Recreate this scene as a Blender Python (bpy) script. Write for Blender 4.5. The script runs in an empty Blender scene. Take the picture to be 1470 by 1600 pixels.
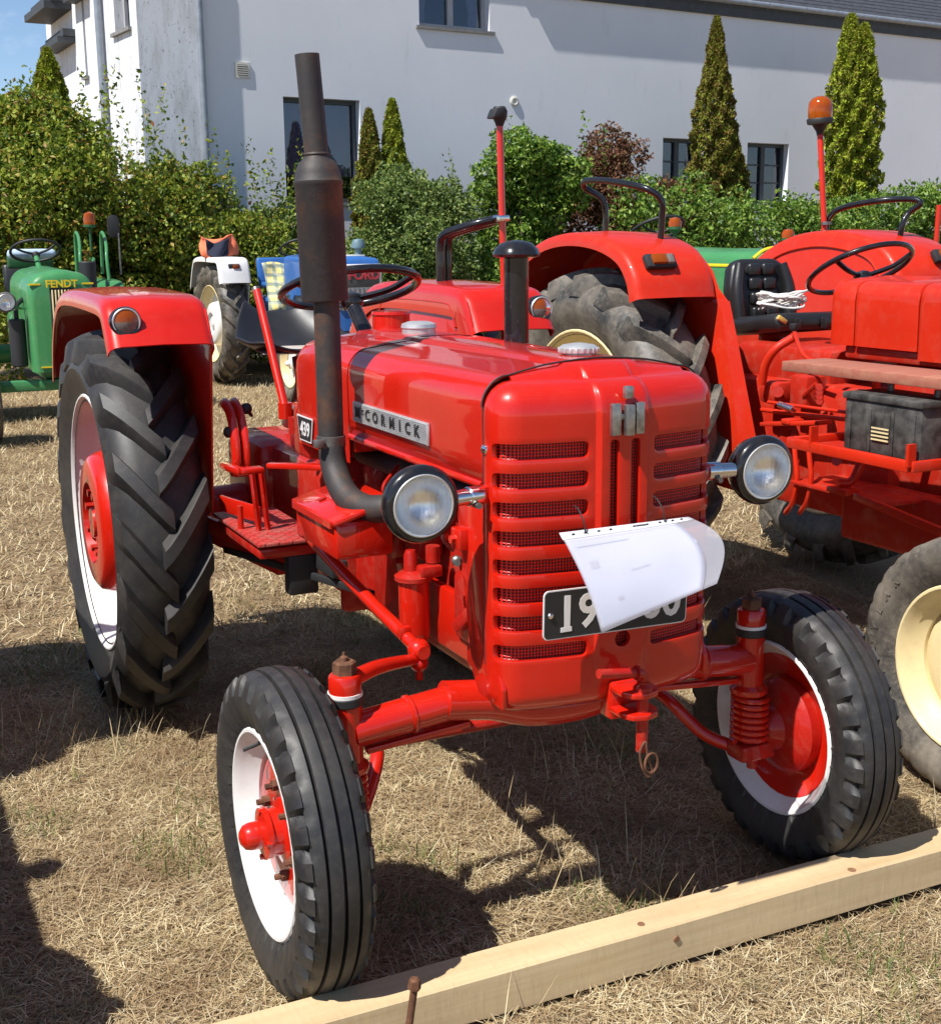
import bpy, bmesh, math, random
import numpy as np
from mathutils import Vector, Matrix, Quaternion
from mathutils.geometry import delaunay_2d_cdt
random.seed(7); rng = np.random.default_rng(11)
PI = math.pi; R = math.radians
scene = bpy.context.scene; COL = scene.collection

# ------------------------------------------------------------------ camera
CAM = Vector((-1.439, -2.4986, 1.5942)); YAW, PIT, ROLL, FPX = .4482, .2089, -.0097, 2013.2
_F = Vector((math.sin(YAW)*math.cos(PIT), math.cos(YAW)*math.cos(PIT), -math.sin(PIT)))
_R = Vector((math.cos(YAW), -math.sin(YAW), 0)); _U = _R.cross(_F)
RT = _R*math.cos(ROLL)+_U*math.sin(ROLL); UP = -_R*math.sin(ROLL)+_U*math.cos(ROLL)
cd = bpy.data.cameras.new('camera'); cam = bpy.data.objects.new('camera', cd); COL.objects.link(cam)
cd.sensor_fit = 'HORIZONTAL'; cd.sensor_width = 36; cd.lens = 36*FPX/1470; cd.clip_end = 500; cd.clip_start = .05
mw = Matrix((RT, UP, -_F)).transposed().to_4x4(); mw.translation = CAM
cam.matrix_world = mw; scene.camera = cam
def ray(px, py): return _F + RT*((px-735)/FPX) - UP*((py-800)/FPX)
def at_z(px, py, z=0.): d = ray(px, py); return CAM + d*((z-CAM.z)/d.z)
def at_x(px, py, x): d = ray(px, py); return CAM + d*((x-CAM.x)/d.x)
def at_y(px, py, y): d = ray(px, py); return CAM + d*((y-CAM.y)/d.y)
def at_d(px, py, dist): return CAM + ray(px, py)*dist

# ------------------------------------------------------------------ sky and sun
SUN = Vector((.65, .21, -1)).normalized()
w = bpy.data.worlds.new('World'); scene.world = w; w.use_nodes = True
nt = w.node_tree; bg = nt.nodes['Background']; sky = nt.nodes.new('ShaderNodeTexSky')
sky.sky_type = 'NISHITA'; sky.sun_disc = False; sky.sun_elevation = math.asin(-SUN.z)
sky.sun_rotation = math.atan2(-SUN.x, -SUN.y); sky.altitude = 1200; sky.air_density = .9; sky.dust_density = .35; sky.ozone_density = 2.6
tc = nt.nodes.new('ShaderNodeTexCoord'); mp = nt.nodes.new('ShaderNodeMapping'); mp.inputs['Scale'].default_value = (1, 1, 2.2)
cn = nt.nodes.new('ShaderNodeTexNoise'); cn.inputs['Scale'].default_value = 4.2; cn.inputs['Detail'].default_value = 7; cn.inputs['Roughness'].default_value = .62
cr = nt.nodes.new('ShaderNodeValToRGB'); cr.color_ramp.elements[0].position = .54; cr.color_ramp.elements[1].position = .9
cr.color_ramp.elements[1].color = (.75, .75, .75, 1)
mx = nt.nodes.new('ShaderNodeMix'); mx.data_type = 'RGBA'; mx.inputs[7].default_value = (9, 9.3, 9.8, 1)
L = nt.links
L.new(tc.outputs['Generated'], mp.inputs[0]); L.new(mp.outputs[0], cn.inputs['Vector']); L.new(cn.outputs[0], cr.inputs[0])
L.new(cr.outputs[0], mx.inputs[0]); L.new(sky.outputs[0], mx.inputs[6]); L.new(mx.outputs[2], bg.inputs[0])
bg.inputs[1].default_value = .092
sl = bpy.data.lights.new('sun', 'SUN'); sl.energy = 5.0; sl.angle = R(.53); sl.color = (1, .965, .91)
so = bpy.data.objects.new('sun', sl); COL.objects.link(so); so.rotation_euler = SUN.to_track_quat('-Z', 'Y').to_euler(); so.location = (-6, -4, 12)
scene.view_settings.view_transform = 'Standard'; scene.view_settings.look = 'None'
scene.view_settings.exposure = .63; scene.view_settings.gamma = 1; scene.view_settings.use_curve_mapping = False
scene.render.engine = 'CYCLES'

# ------------------------------------------------------------------ materials
def ramp(nt, fac, stops):
    n = nt.nodes.new('ShaderNodeValToRGB'); e = n.color_ramp.elements
    while len(e) < len(stops): e.new(.5)
    for i, (p, c) in enumerate(stops): e[i].position = p; e[i].color = (c[0], c[1], c[2], 1)
    nt.links.new(fac, n.inputs[0]); return n.outputs[0]
def noise(nt, scale, detail=4, rough=.55, coord='Object', stretch=None):
    t = nt.nodes.new('ShaderNodeTexCoord'); n = nt.nodes.new('ShaderNodeTexNoise')
    n.inputs['Scale'].default_value = scale; n.inputs['Detail'].default_value = detail; n.inputs['Roughness'].default_value = rough
    v = t.outputs[coord]
    if stretch:
        m = nt.nodes.new('ShaderNodeMapping'); m.inputs['Scale'].default_value = stretch; nt.links.new(v, m.inputs[0]); v = m.outputs[0]
    nt.links.new(v, n.inputs['Vector']); return n.outputs[0]
def mixc(nt, fac, a, b):
    m = nt.nodes.new('ShaderNodeMix'); m.data_type = 'RGBA'
    if isinstance(fac, float): m.inputs[0].default_value = fac
    else: nt.links.new(fac, m.inputs[0])
    for i, v in ((6, a), (7, b)):
        if isinstance(v, tuple): m.inputs[i].default_value = (*v, 1)
        else: nt.links.new(v, m.inputs[i])
    return m.outputs[2]
def bump(nt, h, strength, dist=.01):
    b = nt.nodes.new('ShaderNodeBump'); b.inputs['Strength'].default_value = strength; b.inputs['Distance'].default_value = dist
    nt.links.new(h, b.inputs['Height']); return b.outputs[0]
def base(name):
    m = bpy.data.materials.new(name); m.use_nodes = True; return m, m.node_tree, m.node_tree.nodes['Principled BSDF']
def plain(name, col, rough=.5, metal=0., coat=0., var=.12, scale=9, bmp=.0, bscale=60, spec=.5):
    m, nt, p = base(name); n = noise(nt, scale)
    lo = tuple(c*(1-var) for c in col); hi = tuple(min(1, c*(1+var)) for c in col)
    nt.links.new(ramp(nt, n, [(.3, lo), (.7, hi)]), p.inputs['Base Color'])
    p.inputs['Roughness'].default_value = rough; p.inputs['Metallic'].default_value = metal
    p.inputs['Coat Weight'].default_value = coat; p.inputs['Coat Roughness'].default_value = .06; p.inputs['Specular IOR Level'].default_value = spec
    if bmp: nt.links.new(bump(nt, noise(nt, bscale, 3), bmp, .004), p.inputs['Normal'])
    return m
def paint(name, col, rough=.32, coat=.7, dust=.25, chips=0., dustcol=(.34, .26, .18)):
    m, nt, p = base(name)
    big = noise(nt, 3.2, 5, .6); c = ramp(nt, big, [(.3, tuple(v*.9 for v in col)), (.7, tuple(v*1.06 for v in col))])
    d = ramp(nt, noise(nt, 17, 8, .72), [(.5, (0, 0, 0)), (.8, (dust, dust, dust))]); c = mixc(nt, d, c, dustcol)
    if chips:
        k = ramp(nt, noise(nt, 26, 6, .7), [(.655, (0, 0, 0)), (.68, (chips,)*3)]); c = mixc(nt, k, c, (.09, .07, .06))
    nt.links.new(c, p.inputs['Base Color'])
    r = nt.nodes.new('ShaderNodeMapRange'); nt.links.new(noise(nt, 11, 6, .65), r.inputs[0])
    r.inputs[1].default_value = .3; r.inputs[2].default_value = .75; r.inputs[3].default_value = rough*.75; r.inputs[4].default_value = rough*1.4
    nt.links.new(r.outputs[0], p.inputs['Roughness'])
    p.inputs['Coat Weight'].default_value = coat; p.inputs['Coat Roughness'].default_value = .035; p.inputs['Specular IOR Level'].default_value = .2
    nt.links.new(bump(nt, noise(nt, 38, 3), .04, .004), p.inputs['Normal'])
    nt.links.new(bump(nt, noise(nt, 24, 2), .012, .003), p.inputs['Coat Normal'])
    return m
RED = paint('red_enamel', (.50, .0110, .0030), .34, .85, .03)
REDC = paint('red_cast_iron', (.37, .010, .005), .42, .4, .18, .8)
nt_ = REDC.node_tree; nt_.links.new(bump(nt_, noise(nt_, 130, 4, .7), .22, .004), nt_.nodes['Principled BSDF'].inputs['Normal'])
RED2 = paint('orange_red_enamel', (.52, .021, .005), .42, .35, .10, .3)
RED2C = paint('orange_red_cast_iron', (.40, .018, .007), .5, .2, .28, .8)
BLACK = paint('black_enamel', (.010, .010, .012), .25, .7, .06)
SEATBLK = plain('worn_seat_black', (.014, .014, .016), .45, var=.3, bmp=.05)
MATBLK = plain('matt_black', (.016, .016, .017), .6, bmp=.1)
WHITE = paint('white_enamel', (.72, .705, .69), .38, .3, .22)
CREAM = paint('cream_enamel', (.70, .57, .31), .45, .2, .35)
GREEN = paint('green_enamel', (.050, .215, .075), .38, .4, .15)
DKGREEN = paint('dark_green_enamel', (.02, .10, .04), .45, .2, .2)
YELLOW = paint('yellow_enamel', (.78, .55, .02), .4, .3, .08)
BLUE = paint('blue_enamel', (.03, .12, .36), .35, .5, .12)
GREY = paint('grey_enamel', (.10, .10, .10), .5, .1, .2)
CHROME = plain('chrome', (.72, .72, .73), .16, 1, var=.05)
SILVER = plain('brushed_aluminium', (.60, .60, .59), .42, .65, var=.12, scale=40)
DULL = plain('dull_cast_metal', (.36, .35, .33), .42, .9, var=.3, scale=60, bmp=.2)
STEEL = plain('worn_steel', (.20, .19, .18), .45, .8, var=.4, scale=30, bmp=.2)
RUST = plain('rusty_iron', (.13, .055, .028), .85, .2, var=.55, scale=40, bmp=.5)
def muffler_mat():
    m, nt, p = base('burnt_exhaust_black'); n = noise(nt, 7, 8, .68); n2 = noise(nt, 28, 6, .7)
    c = ramp(nt, n, [(.40, (.031, .029, .030)), (.53, (.043, .036, .034)), (.61, (.080, .044, .029)), (.76, (.145, .066, .036))])
    c = mixc(nt, ramp(nt, n2, [(.60, (0, 0, 0)), (.75, (.5, .5, .5))]), c, (.075, .060, .052)); nt.links.new(c, p.inputs['Base Color'])
    p.inputs['Roughness'].default_value = .62; p.inputs['Metallic'].default_value = .25
    nt.links.new(bump(nt, noise(nt, 75, 5, .7), .22, .004), p.inputs['Normal']); return m
MUFF = muffler_mat()
def tyre_mat(name, col, dust, dc):
    m, nt, p = base(name); n = noise(nt, 6, 8, .7); n2 = noise(nt, 45, 5, .7)
    c = mixc(nt, ramp(nt, n, [(.38, (0, 0, 0)), (.72, (dust,)*3)]), col, dc)
    c = mixc(nt, ramp(nt, n2, [(.5, (0, 0, 0)), (.75, (dust*.7,)*3)]), c, dc); nt.links.new(c, p.inputs['Base Color'])
    p.inputs['Roughness'].default_value = .52; p.inputs['Specular IOR Level'].default_value = .45
    nt.links.new(bump(nt, noise(nt, 160, 4, .7), .12, .002), p.inputs['Normal']); return m
TYRE = tyre_mat('tyre_rubber', (.016, .016, .018), .48, (.085, .075, .062))
TYRED = tyre_mat('dusty_tyre_rubber', (.030, .029, .028), .85, (.24, .205, .16))
def glassy(name, col, rough=.03, trans=1., bumpwave=0):
    m, nt, p = base(name); p.inputs['Base Color'].default_value = (*col, 1); p.inputs['Transmission Weight'].default_value = trans
    p.inputs['Roughness'].default_value = rough; p.inputs['IOR'].default_value = 1.45
    if bumpwave:
        t = nt.nodes.new('ShaderNodeTexCoord'); wv = nt.nodes.new('ShaderNodeTexWave'); wv.bands_direction = 'X'
        wv.inputs['Scale'].default_value = bumpwave; wv.inputs['Distortion'].default_value = .3
        nt.links.new(t.outputs['Object'], wv.inputs[0]); nt.links.new(bump(nt, wv.outputs[1], .30, .003), p.inputs['Normal'])
    return m
LENS = glassy('fluted_lens_glass', (1, 1, 1), .02, 1, 30)
AMBER = glassy('amber_plastic', (.60, .115, .004), .10, .6); CLEARP = glassy('clear_plastic', (.50, .42, .38), .12, .7)
def pane_mat(name, tint, gl):
    m, nt, p = base(name); out = nt.nodes['Material Output']; nt.nodes.remove(p)
    a = nt.nodes.new('ShaderNodeBsdfTransparent'); a.inputs[0].default_value = (*tint, 1)
    g = nt.nodes.new('ShaderNodeBsdfGlossy'); g.inputs['Roughness'].default_value = .02; g.inputs[0].default_value = (.9, .95, 1, 1)
    s = nt.nodes.new('ShaderNodeMixShader'); s.inputs[0].default_value = gl
    nt.links.new(a.outputs[0], s.inputs[1]); nt.links.new(g.outputs[0], s.inputs[2]); nt.links.new(s.outputs[0], out.inputs[0]); return m
PANE = pane_mat('window_glass', (.6, .6, .66), .08)
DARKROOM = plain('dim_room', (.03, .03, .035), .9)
BLIND = plain('roller_blind_fabric', (.55, .48, .58), .8, var=.06)
CURTAIN = plain('net_curtain', (.70, .72, .78), .9, var=.08)
FRAME = plain('grey_window_frame', (.055, .065, .075), .5, var=.08); FRAMEL = plain('light_grey_window_frame', (.36, .37, .39), .5, var=.08)
ZINC = plain('zinc_pipe', (.27, .30, .34), .45, .4, var=.15); STONE = plain('grey_stone_sill', (.20, .195, .19), .8, var=.2)
SLATE = plain('slate', (.050, .052, .060), .55, var=.35, scale=14, bmp=.2); DARKWOOD = plain('dark_eaves_boarding', (.045, .05, .055), .6, var=.2)
def stucco_mat(name, dirt):
    m, nt, p = base(name); c = ramp(nt, noise(nt, .8, 7, .65), [(.3, (.67, .69, .73)), (.7, (.72, .74, .775))])
    st = noise(nt, 2.4, 9, .75, stretch=(2.2, 2.2, .45))
    c = mixc(nt, ramp(nt, st, [(.62 - .17*dirt, (0, 0, 0)), (.86 - .1*dirt, (.20+.45*dirt,)*3)]), c, (.22, .20, .16))
    if dirt > .5:
        sp = noise(nt, 22, 4, .7, stretch=(1.6, 1.6, .7)); c = mixc(nt, ramp(nt, sp, [(.615, (0, 0, 0)), (.66, (.65,)*3)]), c, (.06, .05, .045))
    nt.links.new(c, p.inputs['Base Color']); p.inputs['Roughness'].default_value = .92
    nt.links.new(bump(nt, noise(nt, 70, 5, .7), .25, .01), p.inputs['Normal']); return m
STUCCO = stucco_mat('white_render_wall', .22); STUCCOD = stucco_mat('stained_render_wall', 1.)
def wood_mat(name, a, b, sx=.6):
    m, nt, p = base(name); n = noise(nt, 3, 5, .6, stretch=(sx, 9, 14)); n2 = noise(nt, 90, 3, .6, stretch=(1, .25, .25)); n3 = noise(nt, 2.2, 3, .5)
    c = ramp(nt, n, [(.25, a), (.75, b)]); c = mixc(nt, ramp(nt, n2, [(.5, (0, 0, 0)), (.8, (.3,)*3)]), c, tuple(v*.72 for v in a))
    c = mixc(nt, ramp(nt, n3, [(.55, (0, 0, 0)), (.8, (.35,)*3)]), c, tuple(v*.6 for v in b)); nt.links.new(c, p.inputs['Base Color'])
    p.inputs['Roughness'].default_value = .75; nt.links.new(bump(nt, n2, .3, .002), p.inputs['Normal']); return m
TIMBER = wood_mat('sawn_pale_timber', (.46, .32, .165), (.60, .46, .27)); KNOT = plain('timber_knot', (.20, .10, .05), .7, var=.3, scale=90)
PLANK = wood_mat('red_stained_plank', (.30, .075, .050), (.36, .16, .095))
PAPER = plain('paper_sheet', (.60, .605, .66), .5, var=.10, scale=9)
BATT = plain('dusty_black_battery_case', (.050, .047, .042), .62, var=.8, scale=26, bmp=.25)
VINYL = plain('black_vinyl', (.014, .014, .015), .38, var=.2, bmp=.12, bscale=140); FOAM = plain('yellow_foam', (.55, .36, .08), .9)
ROPE = plain('white_rope', (.70, .67, .62), .9, var=.1, scale=120, bmp=.4, bscale=300)
ORANGE = plain('orange_cloth', (.72, .16, .07), .85); NAVY = plain('navy_cloth', (.012, .015, .035), .9); PALEBLUE = plain('pale_blue_cloth', (.38, .48, .58), .9, var=.3, scale=14)
def plaid_mat():
    m, nt, p = base('yellow_plaid_cloth'); t = nt.nodes.new('ShaderNodeTexCoord'); c = (.70, .58, .22)
    for ax, sc, cc, f in (('X', 3.2, (.12, .20, .22), .75), ('Z', 3.2, (.12, .20, .22), .75), ('DIAGONAL', 5.1, (.75, .7, .5), .3)):
        wv = nt.nodes.new('ShaderNodeTexWave'); wv.bands_direction = ax; wv.inputs['Scale'].default_value = sc
        nt.links.new(t.outputs['Object'], wv.inputs[0]); c = mixc(nt, ramp(nt, wv.outputs[1], [(.62, (0, 0, 0)), (.72, (f,)*3)]), c, cc)
    nt.links.new(c, p.inputs['Base Color']); p.inputs['Roughness'].default_value = .9; return m
PLAID = plaid_mat()
def screen_mat():
    m, nt, p = base('red_wire_mesh'); t = nt.nodes.new('ShaderNodeTexCoord'); tot = None
    for ax in ('X', 'Z'):
        wv = nt.nodes.new('ShaderNodeTexWave'); wv.bands_direction = ax; wv.inputs['Scale'].default_value = 46
        nt.links.new(t.outputs['Object'], wv.inputs[0])
        if tot is None: tot = wv.outputs[1]
        else:
            mm = nt.nodes.new('ShaderNodeMath'); mm.operation = 'MAXIMUM'; nt.links.new(tot, mm.inputs[0]); nt.links.new(wv.outputs[1], mm.inputs[1]); tot = mm.outputs[0]
    nt.links.new(ramp(nt, tot, [(.62, (.05, .004, .004)), (.82, (.60, .016, .010))]), p.inputs['Base Color'])
    nt.links.new(bump(nt, tot, .8, .003), p.inputs['Normal']); p.inputs['Roughness'].default_value = .4; return m
SCREEN = screen_mat()
def tread_mat():
    m, nt, p = base('red_tread_plate'); t = nt.nodes.new('ShaderNodeTexCoord'); mpn = nt.nodes.new('ShaderNodeMapping'); mpn.inputs['Rotation'].default_value = (0, 0, R(45)); nt.links.new(t.outputs['Object'], mpn.inputs[0]); tot = None
    for ax in ('X', 'Y'):
        wv = nt.nodes.new('ShaderNodeTexWave'); wv.bands_direction = ax; wv.inputs['Scale'].default_value = 11; nt.links.new(mpn.outputs[0], wv.inputs[0])
        if tot is None: tot = wv.outputs[1]
        else:
            mm = nt.nodes.new('ShaderNodeMath'); mm.operation = 'MAXIMUM'; nt.links.new(tot, mm.inputs[0]); nt.links.new(wv.outputs[1], mm.inputs[1]); tot = mm.outputs[0]
    c = ramp(nt, noise(nt, 20, 6, .7), [(.4, (.42, .03, .025)), (.7, (.34, .10, .08))]); nt.links.new(c, p.inputs['Base Color'])
    nt.links.new(bump(nt, ramp(nt, tot, [(.85, (0, 0, 0)), (.97, (1, 1, 1))]), 1, .006), p.inputs['Normal']); p.inputs['Roughness'].default_value = .45; return m
TREAD = tread_mat()
def island_mat(name, stops, rough=.7, trans=.0, spec=.3):
    m, nt, p = base(name); g = nt.nodes.new('ShaderNodeNewGeometry'); c = ramp(nt, g.outputs['Random Per Island'], stops)
    nt.links.new(c, p.inputs['Base Color']); p.inputs['Roughness'].default_value = rough; p.inputs['Specular IOR Level'].default_value = spec
    if trans:
        tl = nt.nodes.new('ShaderNodeBsdfTranslucent'); nt.links.new(c, tl.inputs[0]); s = nt.nodes.new('ShaderNodeMixShader'); s.inputs[0].default_value = trans
        nt.links.new(p.outputs[0], s.inputs[1]); nt.links.new(tl.outputs[0], s.inputs[2]); nt.links.new(s.outputs[0], nt.nodes['Material Output'].inputs[0])
    return m
STRAW = island_mat('dry_grass', [(0, (.16, .095, .050)), (.22, (.37, .265, .135)), (.5, (.53, .41, .225)), (.8, (.68, .57, .35)), (1, (.80, .72, .50))], .75, .2)
FRESH = island_mat('green_grass', [(0, (.06, .10, .02)), (.6, (.12, .17, .04)), (1, (.30, .27, .09))], .6, .3)
LEAF_MAPLE = island_mat('maple_leaf', [(0, (0.044, 0.083, 0.011)), (.45, (0.158, 0.227, 0.024)), (.8, (0.330, 0.372, 0.044)), (.95, (0.372, 0.275, 0.055)), (1, (0.242, 0.088, 0.033))], .5, .35, .3)
LEAF_PRIVET = island_mat('privet_leaf', [(0, (0.037, 0.071, 0.016)), (.5, (0.129, 0.201, 0.043)), (.85, (0.245, 0.316, 0.079)), (1, (0.287, 0.310, 0.098))], .45, .32, .35)
LEAF_IVY = island_mat('hedge_leaf', [(0, (0.036, 0.084, 0.012)), (.5, (0.127, 0.240, 0.030)), (.85, (0.256, 0.374, 0.058)), (1, (0.300, 0.360, 0.078))], .45, .35, .35)
LEAF_BROWN = island_mat('brown_withered_leaf', [(0, (.06, .025, .012)), (.5, (.13, .055, .025)), (.9, (.20, .09, .045)), (1, (.10, .11, .03))], .8, .15)
THUJA = island_mat('thuja_spray', [(0, (0.066, 0.072, 0.011)), (.35, (0.220, 0.261, 0.022)), (.75, (0.358, 0.454, 0.030)), (.9, (0.248, 0.152, 0.039)), (1, (0.308, 0.374, 0.044))], .7, .2, .2)
THUJAB = island_mat('browned_thuja_spray', [(0, (0.081, 0.057, 0.014)), (.28, (0.161, 0.115, 0.025)), (.5, (0.172, 0.190, 0.028)), (.8, (0.241, 0.287, 0.034)), (1, (0.230, 0.115, 0.034))], .75, .25, .2)
_nt = STRAW.node_tree; _p = _nt.nodes['Principled BSDF']; _src = _p.inputs['Base Color'].links[0].from_socket
_c = mixc(_nt, ramp(_nt, noise(_nt, 2.6, 5, .65), [(.42, (0, 0, 0)), (.66, (.72,)*3)]), _src, (.22, .135, .068))
_c = mixc(_nt, ramp(_nt, noise(_nt, 5.5, 4, .6), [(.56, (0, 0, 0)), (.75, (.55,)*3)]), _c, (.20, .19, .07))
for _l in list(_src.links):
    if _l.to_node.type != 'MIX': _nt.links.new(_c, _l.to_socket)
BARK = plain('shrub_bark', (.09, .065, .045), .9, var=.3, bmp=.4)
def ground_mat():
    m, nt, p = base('dry_meadow_ground'); n1 = noise(nt, 1.1, 6, .6); n2 = noise(nt, 34, 8, .75, stretch=(1, 2.2, 1)); n3 = noise(nt, 120, 5, .7, stretch=(2.5, 1, 1))
    c = ramp(nt, n2, [(.28, (.075, .042, .022)), (.45, (.20, .125, .060)), (.6, (.33, .225, .115)), (.78, (.45, .34, .19))])
    c = mixc(nt, ramp(nt, n3, [(.45, (0, 0, 0)), (.75, (.6,)*3)]), c, (.46, .35, .20))
    c = mixc(nt, ramp(nt, n1, [(.45, (0, 0, 0)), (.75, (.45,)*3)]), c, (.19, .115, .062)); nt.links.new(c, p.inputs['Base Color'])
    p.inputs['Roughness'].default_value = .95; nt.links.new(bump(nt, n2, .8, .03), p.inputs['Normal']); return m
GROUND = ground_mat()

# ------------------------------------------------------------------ mesh helpers
def V(*a): return Vector(a)
class MB:
    def __init__(s): s.v = []; s.f = []
    def add(s, vs, fs):
        o = len(s.v); s.v += [tuple(v) for v in vs]; s.f += [tuple(i+o for i in f) for f in fs]; return s
    def box(s, c, d, rot=None, bev=.0):
        bm = bmesh.new(); bmesh.ops.create_cube(bm, size=1); bmesh.ops.scale(bm, vec=d, verts=bm.verts)
        if bev: bmesh.ops.bevel(bm, geom=bm.edges[:], offset=bev, segments=2, profile=.5, affect='EDGES')
        m = (rot.to_matrix() if isinstance(rot, Quaternion) else rot) if rot is not None else None
        bm.verts.index_update(); s.add([(m @ v.co if m else v.co)+Vector(c) for v in bm.verts], [[v.index for v in f.verts] for f in bm.faces]); bm.free(); return s
    def bar(s, a, b, wd, th, bev=.0, up=V(0, 0, 1)):
        a = Vector(a); b = Vector(b); d = b-a; y = d.normalized(); x = y.cross(up)
        if x.length < 1e-4: x = V(1, 0, 0)
        x.normalize(); z = x.cross(y); return s.box((a+b)/2, (wd, d.length, th), Matrix((x, y, z)).transposed(), bev)
    def lathe(s, o, ax, prof, n=24, cap0=True, cap1=True):
        o = Vector(o); ax = Vector(ax).normalized(); u = ax.orthogonal().normalized(); w_ = ax.cross(u); vs = []; fs = []
        for r, h in prof:
            for i in range(n):
                a = 2*PI*i/n; vs.append(o+ax*h+(u*math.cos(a)+w_*math.sin(a))*r)
        for k in range(len(prof)-1):
            for i in range(n): j = (i+1) % n; fs.append((k*n+i, k*n+j, (k+1)*n+j, (k+1)*n+i))
        if cap0: fs.append(tuple(range(n-1, -1, -1)))
        if cap1: fs.append(tuple((len(prof)-1)*n+i for i in range(n)))
        return s.add(vs, fs)
    def cyl(s, a, b, r, r2=None, n=16, bev=0.):
        a = Vector(a); b = Vector(b); l = (b-a).length; r2 = r if r2 is None else r2
        pr = [(r-bev, 0), (r, bev), (r2, l-bev), (r2-bev, l)] if bev else [(r, 0), (r2, l)]
        return s.lathe(a, b-a, pr, n)
    def tube(s, pts, r, n=10, sub=6, closed=False, flat=1.):
        P = spline(pts, sub, closed); m = len(P); vs = []; fs = []; prev = None
        for i, p in enumerate(P):
            t = (P[(i+1) % m]-P[i-1]) if closed else (P[min(i+1, m-1)]-P[max(i-1, 0)])
            t.normalize()
            if prev is None: u = t.orthogonal().normalized()
            else: u = (prev-t*prev.dot(t)).normalized()
            prev = u; q = t.cross(u); rr = r(i/(m-1)) if callable(r) else r
            for k in range(n): a = 2*PI*k/n; vs.append(p+(u*math.cos(a)+q*math.sin(a)*flat)*rr)
        for i in range(m if closed else m-1):
            for k in range(n): j = (k+1) % n; i2 = (i+1) % m; fs.append((i*n+k, i*n+j, i2*n+j, i2*n+k))
        if not closed: fs.append(tuple(range(n-1, -1, -1))); fs.append(tuple((m-1)*n+k for k in range(n)))
        return s.add(vs, fs)
    def prism(s, poly, place, depth, bev=0.):
        """poly of 2D points, place(u,v,w)->point, extruded w from 0 to depth"""
        bm = bmesh.new(); vs = [bm.verts.new((u, v, 0)) for u, v in poly]; f = bm.faces.new(vs)
        g = bmesh.ops.extrude_face_region(bm, geom=[f]); bmesh.ops.translate(bm, vec=(0, 0, depth), verts=[x for x in g['geom'] if isinstance(x, bmesh.types.BMVert)])
        if bev: bmesh.ops.bevel(bm, geom=bm.edges[:], offset=bev, segments=2, profile=.5, affect='EDGES')
        bm.verts.index_update(); s.add([place(*v.co) for v in bm.verts], [[v.index for v in q.verts] for q in bm.faces]); bm.free(); return s
    def loft(s, rings, closed=True, caps=True):
        n = len(rings[0]); vs = [p for r in rings for p in r]; fs = []
        for k in range(len(rings)-1):
            for i in range(n if closed else n-1): j = (i+1) % n; fs.append((k*n+i, k*n+j, (k+1)*n+j, (k+1)*n+i))
        if caps: fs.append(tuple(range(n-1, -1, -1))); fs.append(tuple((len(rings)-1)*n+i for i in range(n)))
        return s.add(vs, fs)
    def ball(s, c, r, n=14, sc=(1, 1, 1)):
        c = Vector(c); rings = []
        for k in range(1, n//2): 
            a = PI*k/(n//2); rings.append([c+V(sc[0]*r*math.sin(a)*math.cos(2*PI*i/n), sc[1]*r*math.sin(a)*math.sin(2*PI*i/n), sc[2]*r*math.cos(a)) for i in range(n)])
        return s.loft(rings)
    def mesh(s, name, mat, smooth=40):
        me = bpy.data.meshes.new(name); me.from_pydata(s.v, [], s.f); me.materials.append(mat)
        bm = bmesh.new(); bm.from_mesh(me); bmesh.ops.recalc_face_normals(bm, faces=bm.faces[:]); bm.to_mesh(me); bm.free()
        if smooth:
            me.polygons.foreach_set('use_smooth', [True]*len(me.polygons)); me.set_sharp_from_angle(angle=R(smooth))
        return me
    def obj(s, name, mat, parent=None, smooth=40):
        return link(name, s.mesh(name, mat, smooth), parent)
def link(name, me, parent=None):
    o = bpy.data.objects.new(name, me); COL.objects.link(o); o.parent = parent; return o
def spline(pts, sub, closed=False):
    P = [Vector(p) for p in pts]; n = len(P)
    if n < 3 and not closed: return [P[0].lerp(P[1], i/max(1, sub)) for i in range(max(1, sub)+1)] if sub > 1 else P
    out = []; rngk = range(n if closed else n-1)
    for i in rngk:
        p0 = P[(i-1) % n] if closed or i > 0 else P[0]*2-P[1]; p1 = P[i]; p2 = P[(i+1) % n]; p3 = P[(i+2) % n] if closed or i+2 < n else P[-1]*2-P[-2]
        for k in range(sub):
            t = k/sub; out.append(.5*((2*p1)+(p2-p0)*t+(2*p0-5*p1+4*p2-p3)*t*t+(3*p1-p0-3*p2+p3)*t**3))
    if not closed: out.append(P[-1])
    return out
def tag(o, label, cat, group=None, kind=None):
    if label: o['label'] = label
    if cat: o['category'] = cat
    if group: o['group'] = group
    if kind: o['kind'] = kind
    return o
def thing(name, label, cat, loc=(0, 0, 0), rz=0., group=None):
    o = bpy.data.objects.new(name, None); COL.objects.link(o); o.location = loc; o.rotation_euler = (0, 0, rz); o.empty_display_size = .2
    return tag(o, label, cat, group)
def copy_tree(o, parent=None):
    c = o.copy(); COL.objects.link(c); c.parent = parent
    for ch in list(o.children): copy_tree(ch, c)
    return c
def rev_place(org, u, v, w): 
    org = Vector(org); u = Vector(u); v = Vector(v); w = Vector(w); return lambda a, b, c: org+u*a+v*b+w*c
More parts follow.
